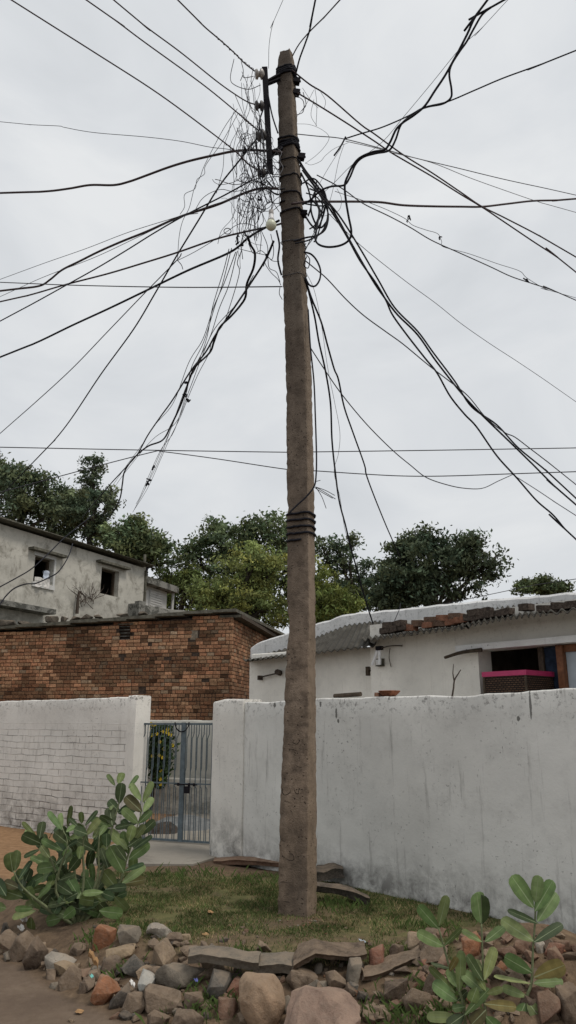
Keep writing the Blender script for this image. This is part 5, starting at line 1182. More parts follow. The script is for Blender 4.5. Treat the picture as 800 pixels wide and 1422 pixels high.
# flowering bush behind the gate, and the dark mound
fb = thing('flowering_bush', 'dark green climber dotted with yellow flowers on the yard wall behind the gate', 'bush', GW.P(GW.S(222, 1090), .3, .2))
q = MB(); fl = MB(); RF = random.Random(4)
for i in range(3600):
    v_ = RF.random(); w_ = .22 + .78 * math.sin(min(1, v_ * 1.5) * 1.57) if v_ < .66 else 1 - (v_ - .66) * 1.0
    px = 222 + RF.gauss(0, .45) * 20 * w_; py = 1094 - v_ * 88
    t_ = .3 + RF.gauss(0, .12); s_, z_ = GW.hit(px, py, t_); c = GW.P(s_, t_, z_); s = RF.uniform(.025, .05)
    nr = Vector((RF.gauss(0, 1), RF.gauss(-.4, 1), RF.gauss(.3, 1))).normalized(); u = nr.orthogonal().normalized(); x_ = nr.cross(u); k = RF.uniform(.5, 1.4)
    q.add([c - u * s, c + x_ * s * .45, c + u * s, c - x_ * s * .45], [(0, 1, 2, 3)], col=(.035 * k, .062 * k, .022 * k))
q.build('foliage', M['treeleaf'], fb)
for (px, py) in [(210, 1005), (214, 1007), (218, 1019), (226, 1016), (233, 1013), (235, 1019), (212, 1021), (222, 1030), (212, 1050), (221, 1049), (226, 1052), (238, 1021), (224, 1071), (223, 1082), (223, 1089), (232, 1017), (216, 1006), (228, 1040), (240, 1035), (207, 1012)]:
    m_ = MB(); s_, z_ = GW.hit(px, py, .56); c = GW.P(s_, .56, z_)
    for k in range(6):
        a = k * math.pi / 3; d = GW.e * math.cos(a) + Vector((0, 0, 1)) * math.sin(a); e_ = GW.e * -math.sin(a) + Vector((0, 0, 1)) * math.cos(a); rr = .032
        m_.add([c, c + d * rr * .6 + e_ * rr * .4, c + d * rr + GW.n * .006, c + d * rr * .6 - e_ * rr * .4], [(0, 1, 2, 3)])
    m_.build('flower', M['redplastic'], fb)
q = MB(); s_ = GW.S(222, 1095); tube(q, [GW.P(s_, .3, .2), GW.P(s_ + .03, .3, .6), GW.P(s_, .3, 1.2)], [.03, .025, .015], 6, 3); q.build('trunk', M['bark'], fb)
def mound(name, px0, px1, ytop, ybot, Y, dep, lab, cat, mat, seed, pw=1.0):
    a, b_ = at(px0, ybot, Y), at(px1, ybot, Y); zt = at((px0 + px1) / 2, ytop, Y).z; n = 28; m_ = 14; vs = []
    for j in range(m_ + 1):
        for i in range(n + 1):
            u, v_ = i / n * 2 - 1, j / m_ * 2 - 1
            hh = max(0, 1 - abs(u) ** 2.6) * max(0, 1 - v_ * v_) ** .6
            x = a.x + (b_.x - a.x) * i / n; y = Y + v_ * dep
            vs.append((x, y, .20 + (zt - .2) * hh * (1 + .25 * noise.fractal(Vector((x * 4, y * 4, seed)), 1, 2, 3))))
    q = MB(); q.add(vs, [(j * (n + 1) + i, j * (n + 1) + i + 1, (j + 1) * (n + 1) + i + 1, (j + 1) * (n + 1) + i) for j in range(m_) for i in range(n)])
    return props(q.build(name, mat, loc=((a.x + b_.x) / 2, Y, .2), smooth=True), lab, cat)
mound('tarpaulin_heap', 204, 300, 1135, 1165, 11.3, .6, 'grey tarpaulin-covered heap on the yard floor behind the gate', 'heap', m_simple('grey tarpaulin', (.15, .155, .155), .7, .4, 8, .2, .8), 3)
mound('rubble_heap', 206, 250, 1142, 1166, 10.7, .28, 'darker rubble heap just inside the left leaf of the gate', 'heap', m_simple('dark rubble', (.06, .05, .042), .95, .6, 14, .1, 1.0), 8)
# ------------------------------------------------------------------ the pole
PY = 6.4; ANG = math.radians(25); N1 = Vector((-math.sin(ANG), -math.cos(ANG), 0)); E1 = Vector((math.cos(ANG), -math.sin(ANG), 0))
LT = [(75, 386), (100, 384), (200, 386.5), (300, 389), (400, 392), (520, 396), (700, 397.5), (845, 398), (872, 400.5), (905, 396.5), (940, 395), (1000, 393), (1100, 388.5), (1270, 384), (1300, 383)]
RT = [(75, 409), (100, 411), (200, 415), (300, 423), (400, 427.5), (455, 431), (520, 434), (700, 438), (840, 439.5), (920, 439.5), (1100, 441), (1300, 441.5)]
def pole_at(py):
    l, r = interp(LT, py), interp(RT, py); c = at((l + r) / 2, py, PY); dep = c.y * CP + (c.z - CAMZ) * SP; return c, (r - l) / F * dep
pb, pw = pole_at(1270)
root = thing('utility_pole', 'tall weathered brown concrete utility pole standing in the lawn', 'utility pole', (pb.x, pb.y, .2))
q = MB(); rings = []; z0p = None
rows_ = []
py = 1330.0
while py > 74: rows_.append(py); py -= 3.2
SEC = []
def section(w, d, ch):
    a, b = w / 2, d / 2; pts = []
    for (sx, sy, n0, n1) in ((-1, -1, 0, 1), (1, -1, 1, 0), (1, 1, 0, 1), (-1, 1, 1, 0)):
        p0 = (sx * (a - (ch if n0 else 0)), sy * (b - (ch if not n0 else 0))); p1 = (sx * (a - (ch if n1 else 0)), sy * (b - (ch if not n1 else 0)))
        pts += [p0, (sx * (a - ch * .3), sy * (b - ch * .3)), p1]
    out = []
    for i in range(12):
        out.append(pts[i])
        if i % 3 == 2:
            nx_ = pts[(i + 1) % 12]
            for k in (1, 2, 3): out.append((pts[i][0] + (nx_[0] - pts[i][0]) * k / 4, pts[i][1] + (nx_[1] - pts[i][1]) * k / 4))
    return out
zs_ = []
for ri, py in enumerate(rows_):
    c, T = pole_at(min(py, 1290)); 
    if py > 1290: c = c + Vector((0, 0, -(py - 1290) * .008))
    w_, d_ = .806 * T, .64 * T; top = sstep(86, 75, py); rg = []
    ch = .012 + .006 * noise.noise(Vector((c.z * 3, 1, 1)))
    for k, (a, b) in enumerate(section(w_, d_, ch)):
        corner = (k % 6) < 3
        am = .013 if corner else .004
        f1 = noise.fractal(Vector((a * 9, b * 9, c.z * 7)), 1, 2, 4); f2 = noise.noise(Vector((k // 6 * 5.0, 3, c.z * 16)))
        s = 1 - top * (.14 + .22 * noise.noise(Vector((a * 30, b * 30, 1)))) - (am * (abs(f1) * 1.5 + (max(0, f2) * 1.6 if corner else 0))) / max(w_, .1)
        rg.append(c + E1 * a * s - N1 * b * s + Vector((0, 0, (.06 * noise.noise(Vector((a * 20, b * 20, 7))) * top))))
    rings.append(rg)
m_ = len(rings[0]); q.add([v for rg in rings for v in rg], [(i * m_ + k, i * m_ + (k + 1) % m_, (i + 1) * m_ + (k + 1) % m_, (i + 1) * m_ + k) for i in range(len(rings) - 1) for k in range(m_)] + [tuple((len(rings) - 1) * m_ + k for k in range(m_))])
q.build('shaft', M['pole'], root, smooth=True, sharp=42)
def front(px, py, lift=0):
    c, T = pole_at(py); d = ray(px, py); p0 = c + N1 * (.32 * T + lift); n_ = N1; o = Vector((0, 0, CAMZ)); k = n_.dot(p0 - o) / n_.dot(d); return o + d * k
m_scr = m_simple('scratched shadowed concrete', (.030, .024, .02), .97, .3, 40, .05)
q = MB()
C1 = lambda x, y: (370 + x / 8.89, 960 + y / 8.89); C2 = lambda x, y: (370 + x / 7.9, 1110 + y / 7.9)
for cf, st in ((C1, [(280, 710), (340, 720), (395, 745)]), (C1, [(340, 880), (380, 925), (450, 940)]), (C1, [(200, 1185), (290, 1200)]), (C1, [(200, 1190), (193, 1240), (230, 1280), (290, 1250), (292, 1210)]), (C1, [(345, 580), (330, 630), (380, 650), (410, 600), (370, 575)]), (C1, [(370, 480), (410, 500)]),
               (C1, [(215, 1350), (270, 1365), (320, 1390)]), (C1, [(340, 1180), (360, 1250), (400, 1260), (390, 1190)]), (C2, [(190, 90), (235, 155)]), (C2, [(240, 90), (275, 130), (290, 180)]), (C2, [(160, 440), (230, 475)]), (C2, [(170, 620), (250, 668), (300, 660), (292, 610), (250, 590)]),
               (C2, [(140, 915), (190, 905), (270, 925)]), (C2, [(150, 820), (260, 850)]), (C2, [(190, 1060), (240, 1040)]), (C2, [(170, 1120), (230, 1125), (300, 1145)])):
    P_ = [front(*cf(*p), lift=-.002) for p in st]; tube(q, P_, [.0012] + [.0032] * (len(P_) - 2) + [.0012], 5, 4)
q.build('scratched_mark', m_scr, root)
def wrap(mb, py0, py1, turns, r, off=.006, ph=0, seed=0, n=14):
    """wire wound round the shaft"""
    pts = []; rw = random.Random(seed); N_ = int(turns * 20)
    for i in range(N_ + 1):
        u = i / N_; an = ph + 2 * math.pi * turns * u; py = py0 + (py1 - py0) * u; c, T = pole_at(py); a, b = .403 * T + off, .32 * T + off
        ca, sa = math.cos(an), math.sin(an); k = 1 / max(abs(ca) / a, abs(sa) / b); k2 = 1 / math.sqrt((ca / a) ** 2 + (sa / b) ** 2) ; k = min(k, k2 * 1.22) + off * .4
        pts.append(c + E1 * ca * k - N1 * sa * k + Vector((0, 0, .012 * math.sin(an * 1.0 + seed) + .006 * rw.gauss(0, .5))))
    tube(mb, pts, r, 6, 1)
for k, (y0, y1, r) in enumerate(((95, 112, .012), (193, 212, .013))):
    q = MB()
    for j in range(4): wrap(q, y0 + (y1 - y0) * j / 4, y0 + (y1 - y0) * (j + 1) / 4, 1.05, r * (.8 + .1 * j), .008, j, seed=j + k * 5)
    q.build('clamp_band', M['cable'], root)
# bracket: iron channel with porcelain insulators, part of the pole
BY = 6.28
br = MB(); a, b = at(367.5, 93, BY), at(375.5, 241, BY)
def bar2(mb, a, b, w, d): 
    t = (b - a); L = t.length; t.normalize(); x_ = Vector((1, 0, 0)); x_ = (x_ - t * x_.dot(t)).normalized(); y_ = t.cross(x_); box(mb, (a + b) / 2, x_ * w / 2, y_ * d / 2, t * L / 2)
bar2(br, a, b, .058, .012); 
for s_ in (-1, 1): bar2(br, a + Vector((s_ * .026, .022, 0)), b + Vector((s_ * .026, .022, 0)), .008, .03)
bk_ = br.build('bracket', M['iron'], root)
for (p, r_) in (((366, 116, 389, 103), .016), ((366, 119, 389, 110), .013), ((374, 212, 392, 205), .016), ((373, 215, 392, 212), .012)):
    q = MB(); A, B = at(p[0], p[1], BY + .02), at(p[2], p[3], PY - .06); bar2(q, A, B, .02, .03); q.build('strut', M['iron'], bk_)
def insulator(px, py, r, m, ax, nm='insulator'):
    q = MB(); c = at(px, py, BY - .0); ax = Vector(ax).normalized(); lathe(q, c - ax * r * 1.0, [(r * .3, 0), (r * .85, r * .12), (r * .95, r * .5), (r * .55, r * .72), (r * .5, r * .95), (r, r * 1.15), (r * .95, r * 1.5), (r * .6, r * 1.75), (r * .25, r * 1.9)], ax, 14); o = q.build(nm, m, root, smooth=True, sharp=50)
    q = MB(); tube(q, [c + ax * r * .8, at(px + (372 - px) * .8, py, BY + .015)], .009, 6); q.build('bolt', M['iron'], o)
insulator(361, 103, .055, M['ceramic'], (1, .1, .15)); insulator(361, 147, .052, M['ceramicdark'], (1, .1, .1)); insulator(363.5, 188, .056, M['ceramicdark'], (.9, .1, .5)); insulator(364, 240, .048, M['ceramicdark'], (1, 0, 0))
for px, py in ((412, 113), (411.5, 129), (418.5, 218), (421, 297)):
    q = MB(); c = at(px, py, PY - .03); box(q, c, Vector((.035, .006, 0)), Vector((-.005, .03, 0)), Vector((.004, 0, .028))); tube(q, [c - Vector((.06, 0, 0)), c + Vector((.045, 0, .0))], .011, 6); q.build('side_bracket', M['iron'], root)
# LED bulb
lb = thing('light_bulb', 'white light bulb hanging on a short cord beside the pole', 'light bulb', at(376.5, 305, 6.2)); k_ = 1 / F * (at(376, 305, 6.2).y * CP + (at(376, 305, 6.2).z - CAMZ) * SP)
c = at(376.5, 313, 6.2); r_ = 7.6 * k_; q = MB(); lathe(q, c, [(0.001, -r_), (r_ * .5, -r_ * .87), (r_ * .86, -r_ * .5), (r_, 0), (r_ * .93, r_ * .4), (r_ * .7, r_ * .85)], n=20); q.build('globe', M['bulb'], lb, smooth=True)
q = MB(); lathe(q, c, [(r_ * .71, r_ * .86), (r_ * .52, r_ * 1.5), (r_ * .42, r_ * 2.2), (r_ * .40, r_ * 2.3)], n=20); q.build('bulb_base', M['whiteplastic'], lb, smooth=True)
q = MB(); lathe(q, c, [(r_ * .42, r_ * 2.31), (r_ * .46, r_ * 2.5), (r_ * .40, r_ * 3.2), (r_ * .15, r_ * 3.4)], n=16); q.build('socket', M['ceramic'], lb, smooth=True, sharp=40)
q = MB(); tube(q, [c + Vector((0, 0, r_ * 3.3)), c + Vector((.01, 0, r_ * 5)), at(374, 262, 6.25)], .005, 5, 3); q.build('cord', M['cable'], lb)
# ------------------------------------------------------------------ cables
RC = random.Random(31)
def cable(lab, pts, w, Ya, Yb, mat='cable', cat='cable', name='cable', ext=(0, 0), group=None, wob=0.0, sub=7, n=6, taper=None):
    """pts: picture points; Ya/Yb: distance of first and last point"""
    L = [0]
    for a, b in zip(pts, pts[1:]): L.append(L[-1] + math.hypot(b[0] - a[0], b[1] - a[1]))
    W = []
    for (x, y), l in zip(pts, L):
        u = l / L[-1]; Y = 1 / ((1 - u) / Ya + u / Yb)
        W.append(at(x + RC.gauss(0, wob), y + RC.gauss(0, wob), Y))
    md = sum(p.y * CP + (p.z - CAMZ) * SP for p in W) / len(W); r = w * (.72 if w > 1.5 else .68) / F * md / 2
    if ext[0]: W.insert(0, W[0] + (W[0] - W[1]).normalized() * ext[0])
    if ext[1]: W.append(W[-1] + (W[-1] - W[-2]).normalized() * ext[1])
    q = MB(); tube(q, W, r, n, sub); mid_ = W[0]
    return props(q.build(name, M[mat], loc=mid_, smooth=True), lab, cat, group)
cable('bumpy overhead wire from the pale topmost insulator to the top edge', [(354, 99), (340, 88), (325, 73), (305, 55), (285, 38), (268, 21), (247, 0)], 2.8, 6.3, 5.2, 'brownwire', ext=(0, 4))
cable('long straight wire from the second insulator to the top edge', [(357, 146), (343, 141), (325, 130), (300, 112), (250, 72), (200, 35), (158, 0)], 2.6, 6.3, 5.3, 'brownwire', ext=(0, 4))
cable('long straight wire from the third insulator to the top edge', [(360, 182), (345, 170), (328, 155), (280, 116), (200, 58), (160, 28), (120, 0)], 2.6, 6.3, 5.3, 'brownwire', ext=(0, 4))
cable('lowest of the straight wires to the upper left corner, from the foot of the bracket', [(364, 240), (345, 228), (330, 213), (300, 189), (220, 130), (130, 72), (16, 0)], 2.6, 6.3, 5.3, 'brownwire', ext=(0, 4))
for nm, P_ in (('top left', [(350, 97), (335, 84), (318, 68), (300, 50)]), ('lower', [(330, 213), (318, 203), (305, 192)]), ('third', [(357, 180), (340, 165), (325, 153)])):
    pass
def binding(pts, w, Y, lab, amp=1.6):
    out = []; 
    for i in range(26):
        u = i / 25 * (len(pts) - 1); k = min(int(u), len(pts) - 2); f = u - k; x = pts[k][0] * (1 - f) + pts[k + 1][0] * f; y = pts[k][1] * (1 - f) + pts[k + 1][1] * f
        out.append((x + amp * math.sin(i * 2.1), y + amp * math.cos(i * 2.1)))
    cable(lab, out, w, Y, Y, 'wire', 'wire', 'tie_wire', sub=3, n=4)
binding([(352, 97), (338, 86), (322, 71), (300, 51)], 1.5, 6.2, 'thin tie wire spiralling round the bumpy wire at the top insulator')
binding([(362, 237), (345, 228), (328, 211), (312, 199)], 1.6, 6.25, 'thin tie wire spiralling round the lowest straight wire near the bracket')
binding([(358, 181), (345, 170), (332, 158)], 1.4, 6.25, 'thin tie wire spiralling round the wire at the third insulator')
cable('thin grey wire drooping from the left frame edge to the tangle', [(0, 169), (41, 173), (82, 175), (90, 177), (130, 184), (200, 190), (250, 196), (290, 204), (315, 207), (345, 212)], 1.2, 7.5, 6.3, 'wire', 'wire', ext=(5, 0))
cable('thick wavy brown cable from the left edge to the lower clamp band', [(0, 268), (60, 266), (95, 262), (125, 257), (158, 257), (180, 252), (205, 243), (235, 232), (265, 223), (300, 215), (325, 210), (350, 208.5), (372, 210), (392, 212)], 4.4, 8.5, 6.25, 'brownwire', ext=(6, 0))
cable('thick brown cable dropping from the tangle past mid height on the left edge', [(0, 404), (25, 401), (55, 397), (70, 388), (86, 375), (110, 363), (138, 349), (170, 335), (205, 321), (250, 301), (300, 285), (335, 270), (360, 262), (385, 262)], 4.2, 8.8, 6.25, 'brownwire', ext=(6, 0))
cable('dark thin cable crossing under the thick brown one on the left', [(0, 446), (45, 422), (92, 396), (135, 372), (175, 348), (215, 323), (255, 300), (310, 272), (350, 250)], 2.6, 9, 6.3, ext=(6, 0))
cable('straight brown cable meeting the left edge just below the wavy one', [(0, 419), (40, 410), (92, 395), (150, 380), (200, 365), (245, 351), (300, 332), (340, 322), (378, 314), (392, 310)], 3.3, 9, 6.25, 'brownwire', ext=(6, 0))
cable('thick dark cable meeting the left edge lowest of the thick ones', [(0, 496), (50, 476), (100, 452), (150, 429), (200, 405), (260, 376), (320, 350), (345, 330), (365, 318), (388, 306)], 4.0, 9, 6.25, ext=(6, 0))
cable('taut horizontal wire tied to the pole from the left edge', [(0, 392), (100, 396), (250, 399), (392, 398)], 2.0, 8.5, 6.3, 'wire', 'wire', ext=(6, 0))
cable('thin straight wire running down left from the tangle to the middle of the left edge', [(0, 602), (50, 558), (100, 512), (150, 460), (200, 408), (245, 362), (252, 352)], 1.9, 10, 6.6, 'wire', 'wire', ext=(6, 0))
cable('dark cable crossing the tangle and ending in the left-hand treetops', [(48, 640), (75, 612), (100, 580), (140, 520), (185, 458), (215, 408), (245, 356), (275, 307), (305, 258), (330, 226), (362, 186)], 2.9, 12, 6.25, ext=(9, 0))
cable('long level wire passing behind the pole, upper of the two', [(0, 621), (200, 625), (400, 628), (440, 627.5), (620, 625), (800, 622)], 1.9, 12, 12, 'wire', 'wire', ext=(9, 9))
cable('long level wire passing behind the pole, kinked lower one', [(66, 666), (140, 646), (215, 627), (225, 627), (300, 637), (400, 652), (440, 654), (500, 658), (560, 661), (620, 661), (710, 658), (800, 655)], 1.9, 11.5, 10, 'wire', 'wire', ext=(5, 9))
cable('thin wire sagging from the pole into the level wire on the right', [(428, 478), (450, 512), (475, 548), (510, 590), (545, 625), (570, 646), (592, 663), (620, 673), (645, 678), (670, 678), (692, 668), (712, 659)], 2.0, 6.4, 10, 'wire', 'wire')
cable('thin wire running on from the level wire to the lower right edge', [(712, 659), (745, 680), (775, 700), (800, 716)], 1.6, 10, 9, 'wire', 'wire', ext=(0, 5))
# bundle dropping to the left-hand houses
cable('thick kinked black cable of the bundle dropping down left with a step at mid length', [(344, 328), (348, 340), (354, 352), (352, 372), (343, 394), (341, 412), (334, 424), (320, 440), (305, 455), (297, 475), (291, 490), (271, 510), (262, 530), (252, 560), (238, 590), (226, 611), (205, 620), (186, 636), (173, 655), (170, 672), (166, 694), (153, 718)], 3.6, 6.2, 14, ext=(0, 0))
cable('second thick black cable of the bundle dropping down left, running straight into the trees', [(380, 335), (368, 362), (345, 398), (320, 435), (300, 464), (285, 490), (265, 515), (240, 555), (222, 580), (205, 605), (190, 632), (172, 652), (150, 676), (130, 700)], 3.0, 6.2, 17, ext=(0, 2))
thinL = [[(318, 345), (310, 378), (296, 425), (286, 470), (270, 512), (262, 530), (246, 570), (228, 622), (212, 658), (185, 712)], [(330, 348), (318, 395), (304, 430), (290, 472), (268, 516), (255, 545), (240, 590), (218, 640), (200, 680), (187, 708)],
         [(336, 350), (330, 365), (333, 380), (318, 425), (310, 450), (296, 470), (290, 492), (275, 520), (262, 548), (250, 580), (235, 612), (226, 634), (205, 678), (184, 712)], [(352, 382), (330, 420), (300, 458), (280, 498), (262, 540), (244, 588), (210, 612), (170, 660), (150, 690)],
         [(326, 350), (312, 392), (300, 420), (284, 475), (266, 512), (258, 548), (240, 600), (224, 626), (208, 660), (196, 690), (190, 700)], [(322, 345), (306, 400), (296, 430), (281, 472), (262, 505), (240, 560), (215, 590), (196, 620), (176, 645), (150, 682)]]
for i, p in enumerate(thinL):
    cable('thin wire of the bundle that drops down left towards the houses', p, 1.25, 6.2, 16, 'wire', 'wire', 'thin_wire', group='thin wires of the bundle dropping down left', wob=.7, n=5)
def knot(px, py, Y, s, lab):
    q = MB(); c = at(px, py, Y); r = random.Random(int(px * py)); pts = [c + Vector((r.gauss(0, s), r.gauss(0, s), r.gauss(0, s))) for _ in range(7)]; tube(q, pts, s * .5, 5, 4)
    props(q.build('wire_knot', M['cable'], loc=c, smooth=True), lab, 'knot', 'small taped knots on the thin wires')
for px, py, Y in ((259, 533, 8.7), (258, 549, 8.9), (261, 556, 9), (213, 651, 12), (209, 668, 12.5), (206, 672, 12.5), (340, 198 + 10, 6.2), (361, 276, 6.2), (330, 329, 6.2), (340, 326, 6.2), (330, 337, 6.2), (336, 339, 6.2), (370, 354, 6.25), (363, 318, 6.2)):
    knot(px, py, Y, .012 * Y / 6.2, 'tiny taped knot on a thin wire')
for k, p in enumerate(([(330, 150), (310, 180), (285, 228), (280, 245), (270, 262), (262, 290), (254, 305), (248, 330), (246, 360)], [(333, 158), (312, 190), (304, 205), (286, 228), (284, 240), (273, 250), (270, 262), (256, 270), (257, 286), (250, 298)])):
    cable('crinkled thin wire falling through the left cables from the tangle' if k == 0 else 'shorter crinkled wire with small waves beside the left cables', p, 1.2, 6.2, 6.6, 'wire', 'wire', 'thin_wire', wob=.8, n=5)
cable('thin wire arching over the left cables beside the tangle', [(272, 290), (280, 277), (292, 268), (308, 263), (325, 266), (345, 262)], 1.3, 6.4, 6.25, 'wire', 'wire', 'thin_wire')
cable('thin wire running to the lower edge of the left cables from the small ring', [(0, 388), (60, 366), (120, 345), (180, 322), (250, 300), (300, 283), (330, 275)], 1.2, 9, 6.3, 'wire', 'wire', 'thin_wire', ext=(5, 0))
cable('thin wire below the brown cables ending in a small curl', [(0, 412), (60, 385), (130, 358), (190, 330), (250, 302), (275, 296)], 1.2, 9, 6.4, 'wire', 'wire', 'thin_wire', ext=(5, 0))
cable('thin wire from the ring coil down left across the straight cables', [(246, 362), (270, 350), (300, 332), (316, 321), (330, 312), (345, 311), (362, 318)], 1.3, 6.6, 6.25, 'wire', 'wire', 'thin_wire')
cable('short hooked wire end hanging at the crossing left of the pole', [(247, 362), (252, 368), (254, 374)], 1.6, 6.6, 6.6, 'wire', 'wire', 'thin_wire')
# right-hand side
cable('black cable going up to the top edge, left of the pair above the pole', [(438, 0), (434, 20), (430, 42), (424, 60), (416, 82), (411, 102)], 3.4, 5.3, 6.35, ext=(4, 0))
cable('cable crossing the other above the pole and leaning right to the top edge', [(472, 0), (452, 22), (430, 44), (415, 62), (405, 80)], 2.6, 5.3, 6.45, 'brownwire', ext=(4, 0))
cable('hair-thin wire arching straight up from the pole head', [(393, 0), (380, 30), (374, 60), (373, 95)], 1.0, 5.4, 6.3, 'wire', 'wire', 'thin_wire', ext=(4, 0))
cable('brown wire from the pole head down to the right edge, upper of the crossing pair', [(405, 97), (430, 117), (455, 133), (500, 172), (520, 186), (560, 215), (600, 240), (640, 267), (668, 286), (700, 302), (750, 328), (800, 357)], 2.9, 6.3, 8.2, 'brownwire', ext=(0, 6))
cable('brown wire from the lower pole bracket to the right edge, other of the crossing pair', [(413, 129), (440, 145), (480, 170), (520, 196), (545, 213), (600, 245), (640, 270), (670, 288), (697, 306), (740, 335), (775, 358), (800, 378)], 2.9, 6.3, 8.0, 'brownwire', ext=(0, 6))
cable('thickest black cable climbing from the pole loops to the top edge, first strand', [(677, 0), (668, 12), (658, 27), (650, 45), (641, 63), (632, 80), (618, 105), (604, 126), (590, 147), (575, 160), (560, 170), (550, 180), (542, 197), (534, 208), (518, 211), (500, 219), (490, 230), (484, 242), (479, 256), (480, 275), (484, 300), (488, 322), (484, 334), (472, 341), (455, 343), (442, 339), (438, 330), (441, 310), (443, 290), (432, 276)], 4.3, 5.0, 6.25, ext=(4, 0))
cable('second strand of the thickest cable pair, with the loose bow at the upper right', [(700, 0), (684, 9), (670, 20), (659, 38), (648, 58), (638, 72), (627, 90), (624, 104), (627, 124), (626, 136), (615, 144), (595, 148), (582, 153), (565, 165), (556, 175), (549, 195), (540, 209), (522, 213), (505, 218), (494, 228), (486, 246), (478, 257), (460, 259), (445, 265), (432, 277), (420, 284)], 3.9, 5.0, 6.25, ext=(4, 0))
cable('straight cable from the knotted tail to the upper right edge', [(800, 70), (755, 88), (700, 108), (660, 125), (622, 141), (590, 149), (565, 162), (530, 177), (500, 186), (478, 193)], 2.7, 5.6, 6.3, ext=(5, 0))
cable('short thick cable tail hanging at the knot right of the pole', [(480, 190), (475, 200), (470, 208), (464, 216)], 3.2, 6.3, 6.3)
cable('thin wire running diagonally from the top edge down to the pole loops', [(705, 0), (670, 38), (640, 66), (600, 115), (560, 163), (530, 198), (490, 228), (460, 258), (440, 275)], 1.1, 5.2, 6.3, 'wire', 'wire', 'thin_wire', ext=(4, 0))
cable('thin straight wire from the pole to the right edge, upper of two grey ones', [(411, 186), (440, 189), (478, 193), (540, 209), (575, 219), (630, 232), (700, 249), (760, 262), (800, 271)], 1.6, 6.35, 8.5, 'wire', 'wire', 'thin_wire', ext=(0, 6))
cable('thin straight wire from the knot to the right edge, lower of two grey ones', [(480, 196), (520, 205), (545, 212), (600, 226), (650, 246), (700, 264), (750, 281), (800, 295)], 1.3, 6.4, 8.3, 'greywire', 'wire', 'thin_wire', ext=(0, 6))
cable('thick brown cable running almost level from the pole to the right edge', [(405, 283), (430, 280), (460, 280), (500, 280), (530, 281), (560, 285), (600, 286.5), (640, 287), (670, 287), (705, 283), (740, 279), (775, 278), (800, 276)], 4.0, 6.2, 8.6, 'brownwire', ext=(0, 6))
cable('twisted wire from the loops down to the right edge with tape flags', [(440, 243), (465, 256), (480, 265), (505, 283), (540, 300), (570, 316), (600, 334), (640, 352), (680, 370), (710, 384), (740, 394), (770, 404), (800, 417)], 2.1, 6.25, 8, 'wire', 'wire', ext=(0, 6))
cable('finer wire twisted loosely round the taped one on the right', [(465, 266), (520, 284), (560, 303), (572, 312), (590, 320), (608, 326), (613, 334), (618, 342), (650, 352), (690, 366), (722, 375), (732, 388), (760, 402), (800, 414)], 1.1, 6.3, 8, 'wire', 'wire', 'thin_wire', ext=(0, 6), wob=1.0)
for px, py, s_ in ((568, 303, .012), (566, 307, .008), (611, 331, .012), (732, 388, .014)): knot(px, py, 6.7, s_, 'tiny taped knot on a thin wire')
cable('thick black cable of the main run down right, middle strand', [(415, 222), (425, 238), (448, 268), (470, 305), (492, 345), (518, 390), (533, 412), (552, 437), (580, 465), (606, 502), (640, 545), (665, 572), (700, 606), (740, 645), (770, 675), (800, 701)], 3.8, 6.3, 8.8, ext=(0, 6))
cable('thick black cable of the main run down right, outer strand', [(418, 230), (440, 262), (470, 298), (497, 340), (525, 388), (548, 427), (580, 460), (602, 490), (632, 530), (655, 565), (690, 590), (720, 622), (760, 655), (800, 692)], 3.4, 6.3, 8.8, ext=(0, 6))
cable('black cable of the main run that peels off lower and sags to the right edge', [(420, 236), (448, 275), (478, 322), (500, 362), (522, 393), (536, 417), (545, 437), (565, 465), (590, 497), (607, 518), (625, 550), (645, 575), (662, 593), (690, 633), (718, 664), (745, 695), (768, 715), (785, 735), (800, 749)], 3.5, 6.3, 8.4, ext=(0, 6))
cable('thin wavy cable from the pole side crossing the main run to the right edge', [(424, 362), (440, 375), (455, 388), (480, 415), (505, 438), (535, 460), (560, 478), (595, 507), (625, 530), (650, 550), (675, 580), (700, 600), (715, 607), (735, 622), (765, 645), (800, 673)], 2.2, 6.3, 8.6, 'wire', 'cable', ext=(0, 6))
cable('hair-thin straight wire from the loops to the middle right edge', [(455, 295), (500, 340), (560, 388), (605, 421), (640, 449), (680, 477), (720, 503), (760, 530), (800, 558)], 1.2, 6.3, 9, 'wire', 'wire', 'thin_wire', ext=(0, 6))
cable('black cable falling beside the pole to the corrugated roof, left one', [(424, 385), (428, 402), (437, 440), (443, 475), (452, 515), (459, 560), (461, 610), (465, 650), (471, 695), (480, 730), (487, 760), (497, 795), (505, 825), (518, 866)], 3.4, 6.35, 9.3)
cable('black cable falling right of the first to the dark treetop', [(424, 388), (433, 415), (446, 447), (455, 480), (464, 512), (470, 527), (478, 565), (490, 600), (506, 645), (509, 660), (520, 690), (535, 727), (545, 750), (556, 775)], 3.0, 6.35, 13)
cable('hair-thin wire drifting down right of the pole', [(425, 378), (437, 405), (447, 455), (455, 510), (465, 560), (472, 600), (470, 630), (464, 655), (472, 690), (478, 730), (484, 752)], 1.0, 6.35, 8, 'greywire', 'wire', 'thin_wire')
cable('thin wire running from the wall lamp up to the trees', [(548, 862), (555, 845), (556, 838)], 1.6, 9, 9, 'wire', 'wire', 'thin_wire')
cable('thin wire meeting the parapet at the far right', [(697, 822), (740, 813), (800, 804)], 1.5, 16, 14, 'wire', 'wire', 'thin_wire', ext=(4, 4))
cable('looped black cable along the stained house and down to the left edge', [(0, 839), (8, 828), (20, 817), (36, 811), (50, 810), (68, 802), (80, 795), (90, 782), (97, 768), (101, 755)], 2.6, 15, 19.5, ext=(3, 0))
cable('straight thinner cable crossing the stained house wall from the left edge', [(0, 815), (22, 803), (45, 789), (70, 766), (86, 750), (110, 730), (130, 715)], 2.2, 15, 19, ext=(3, 0))
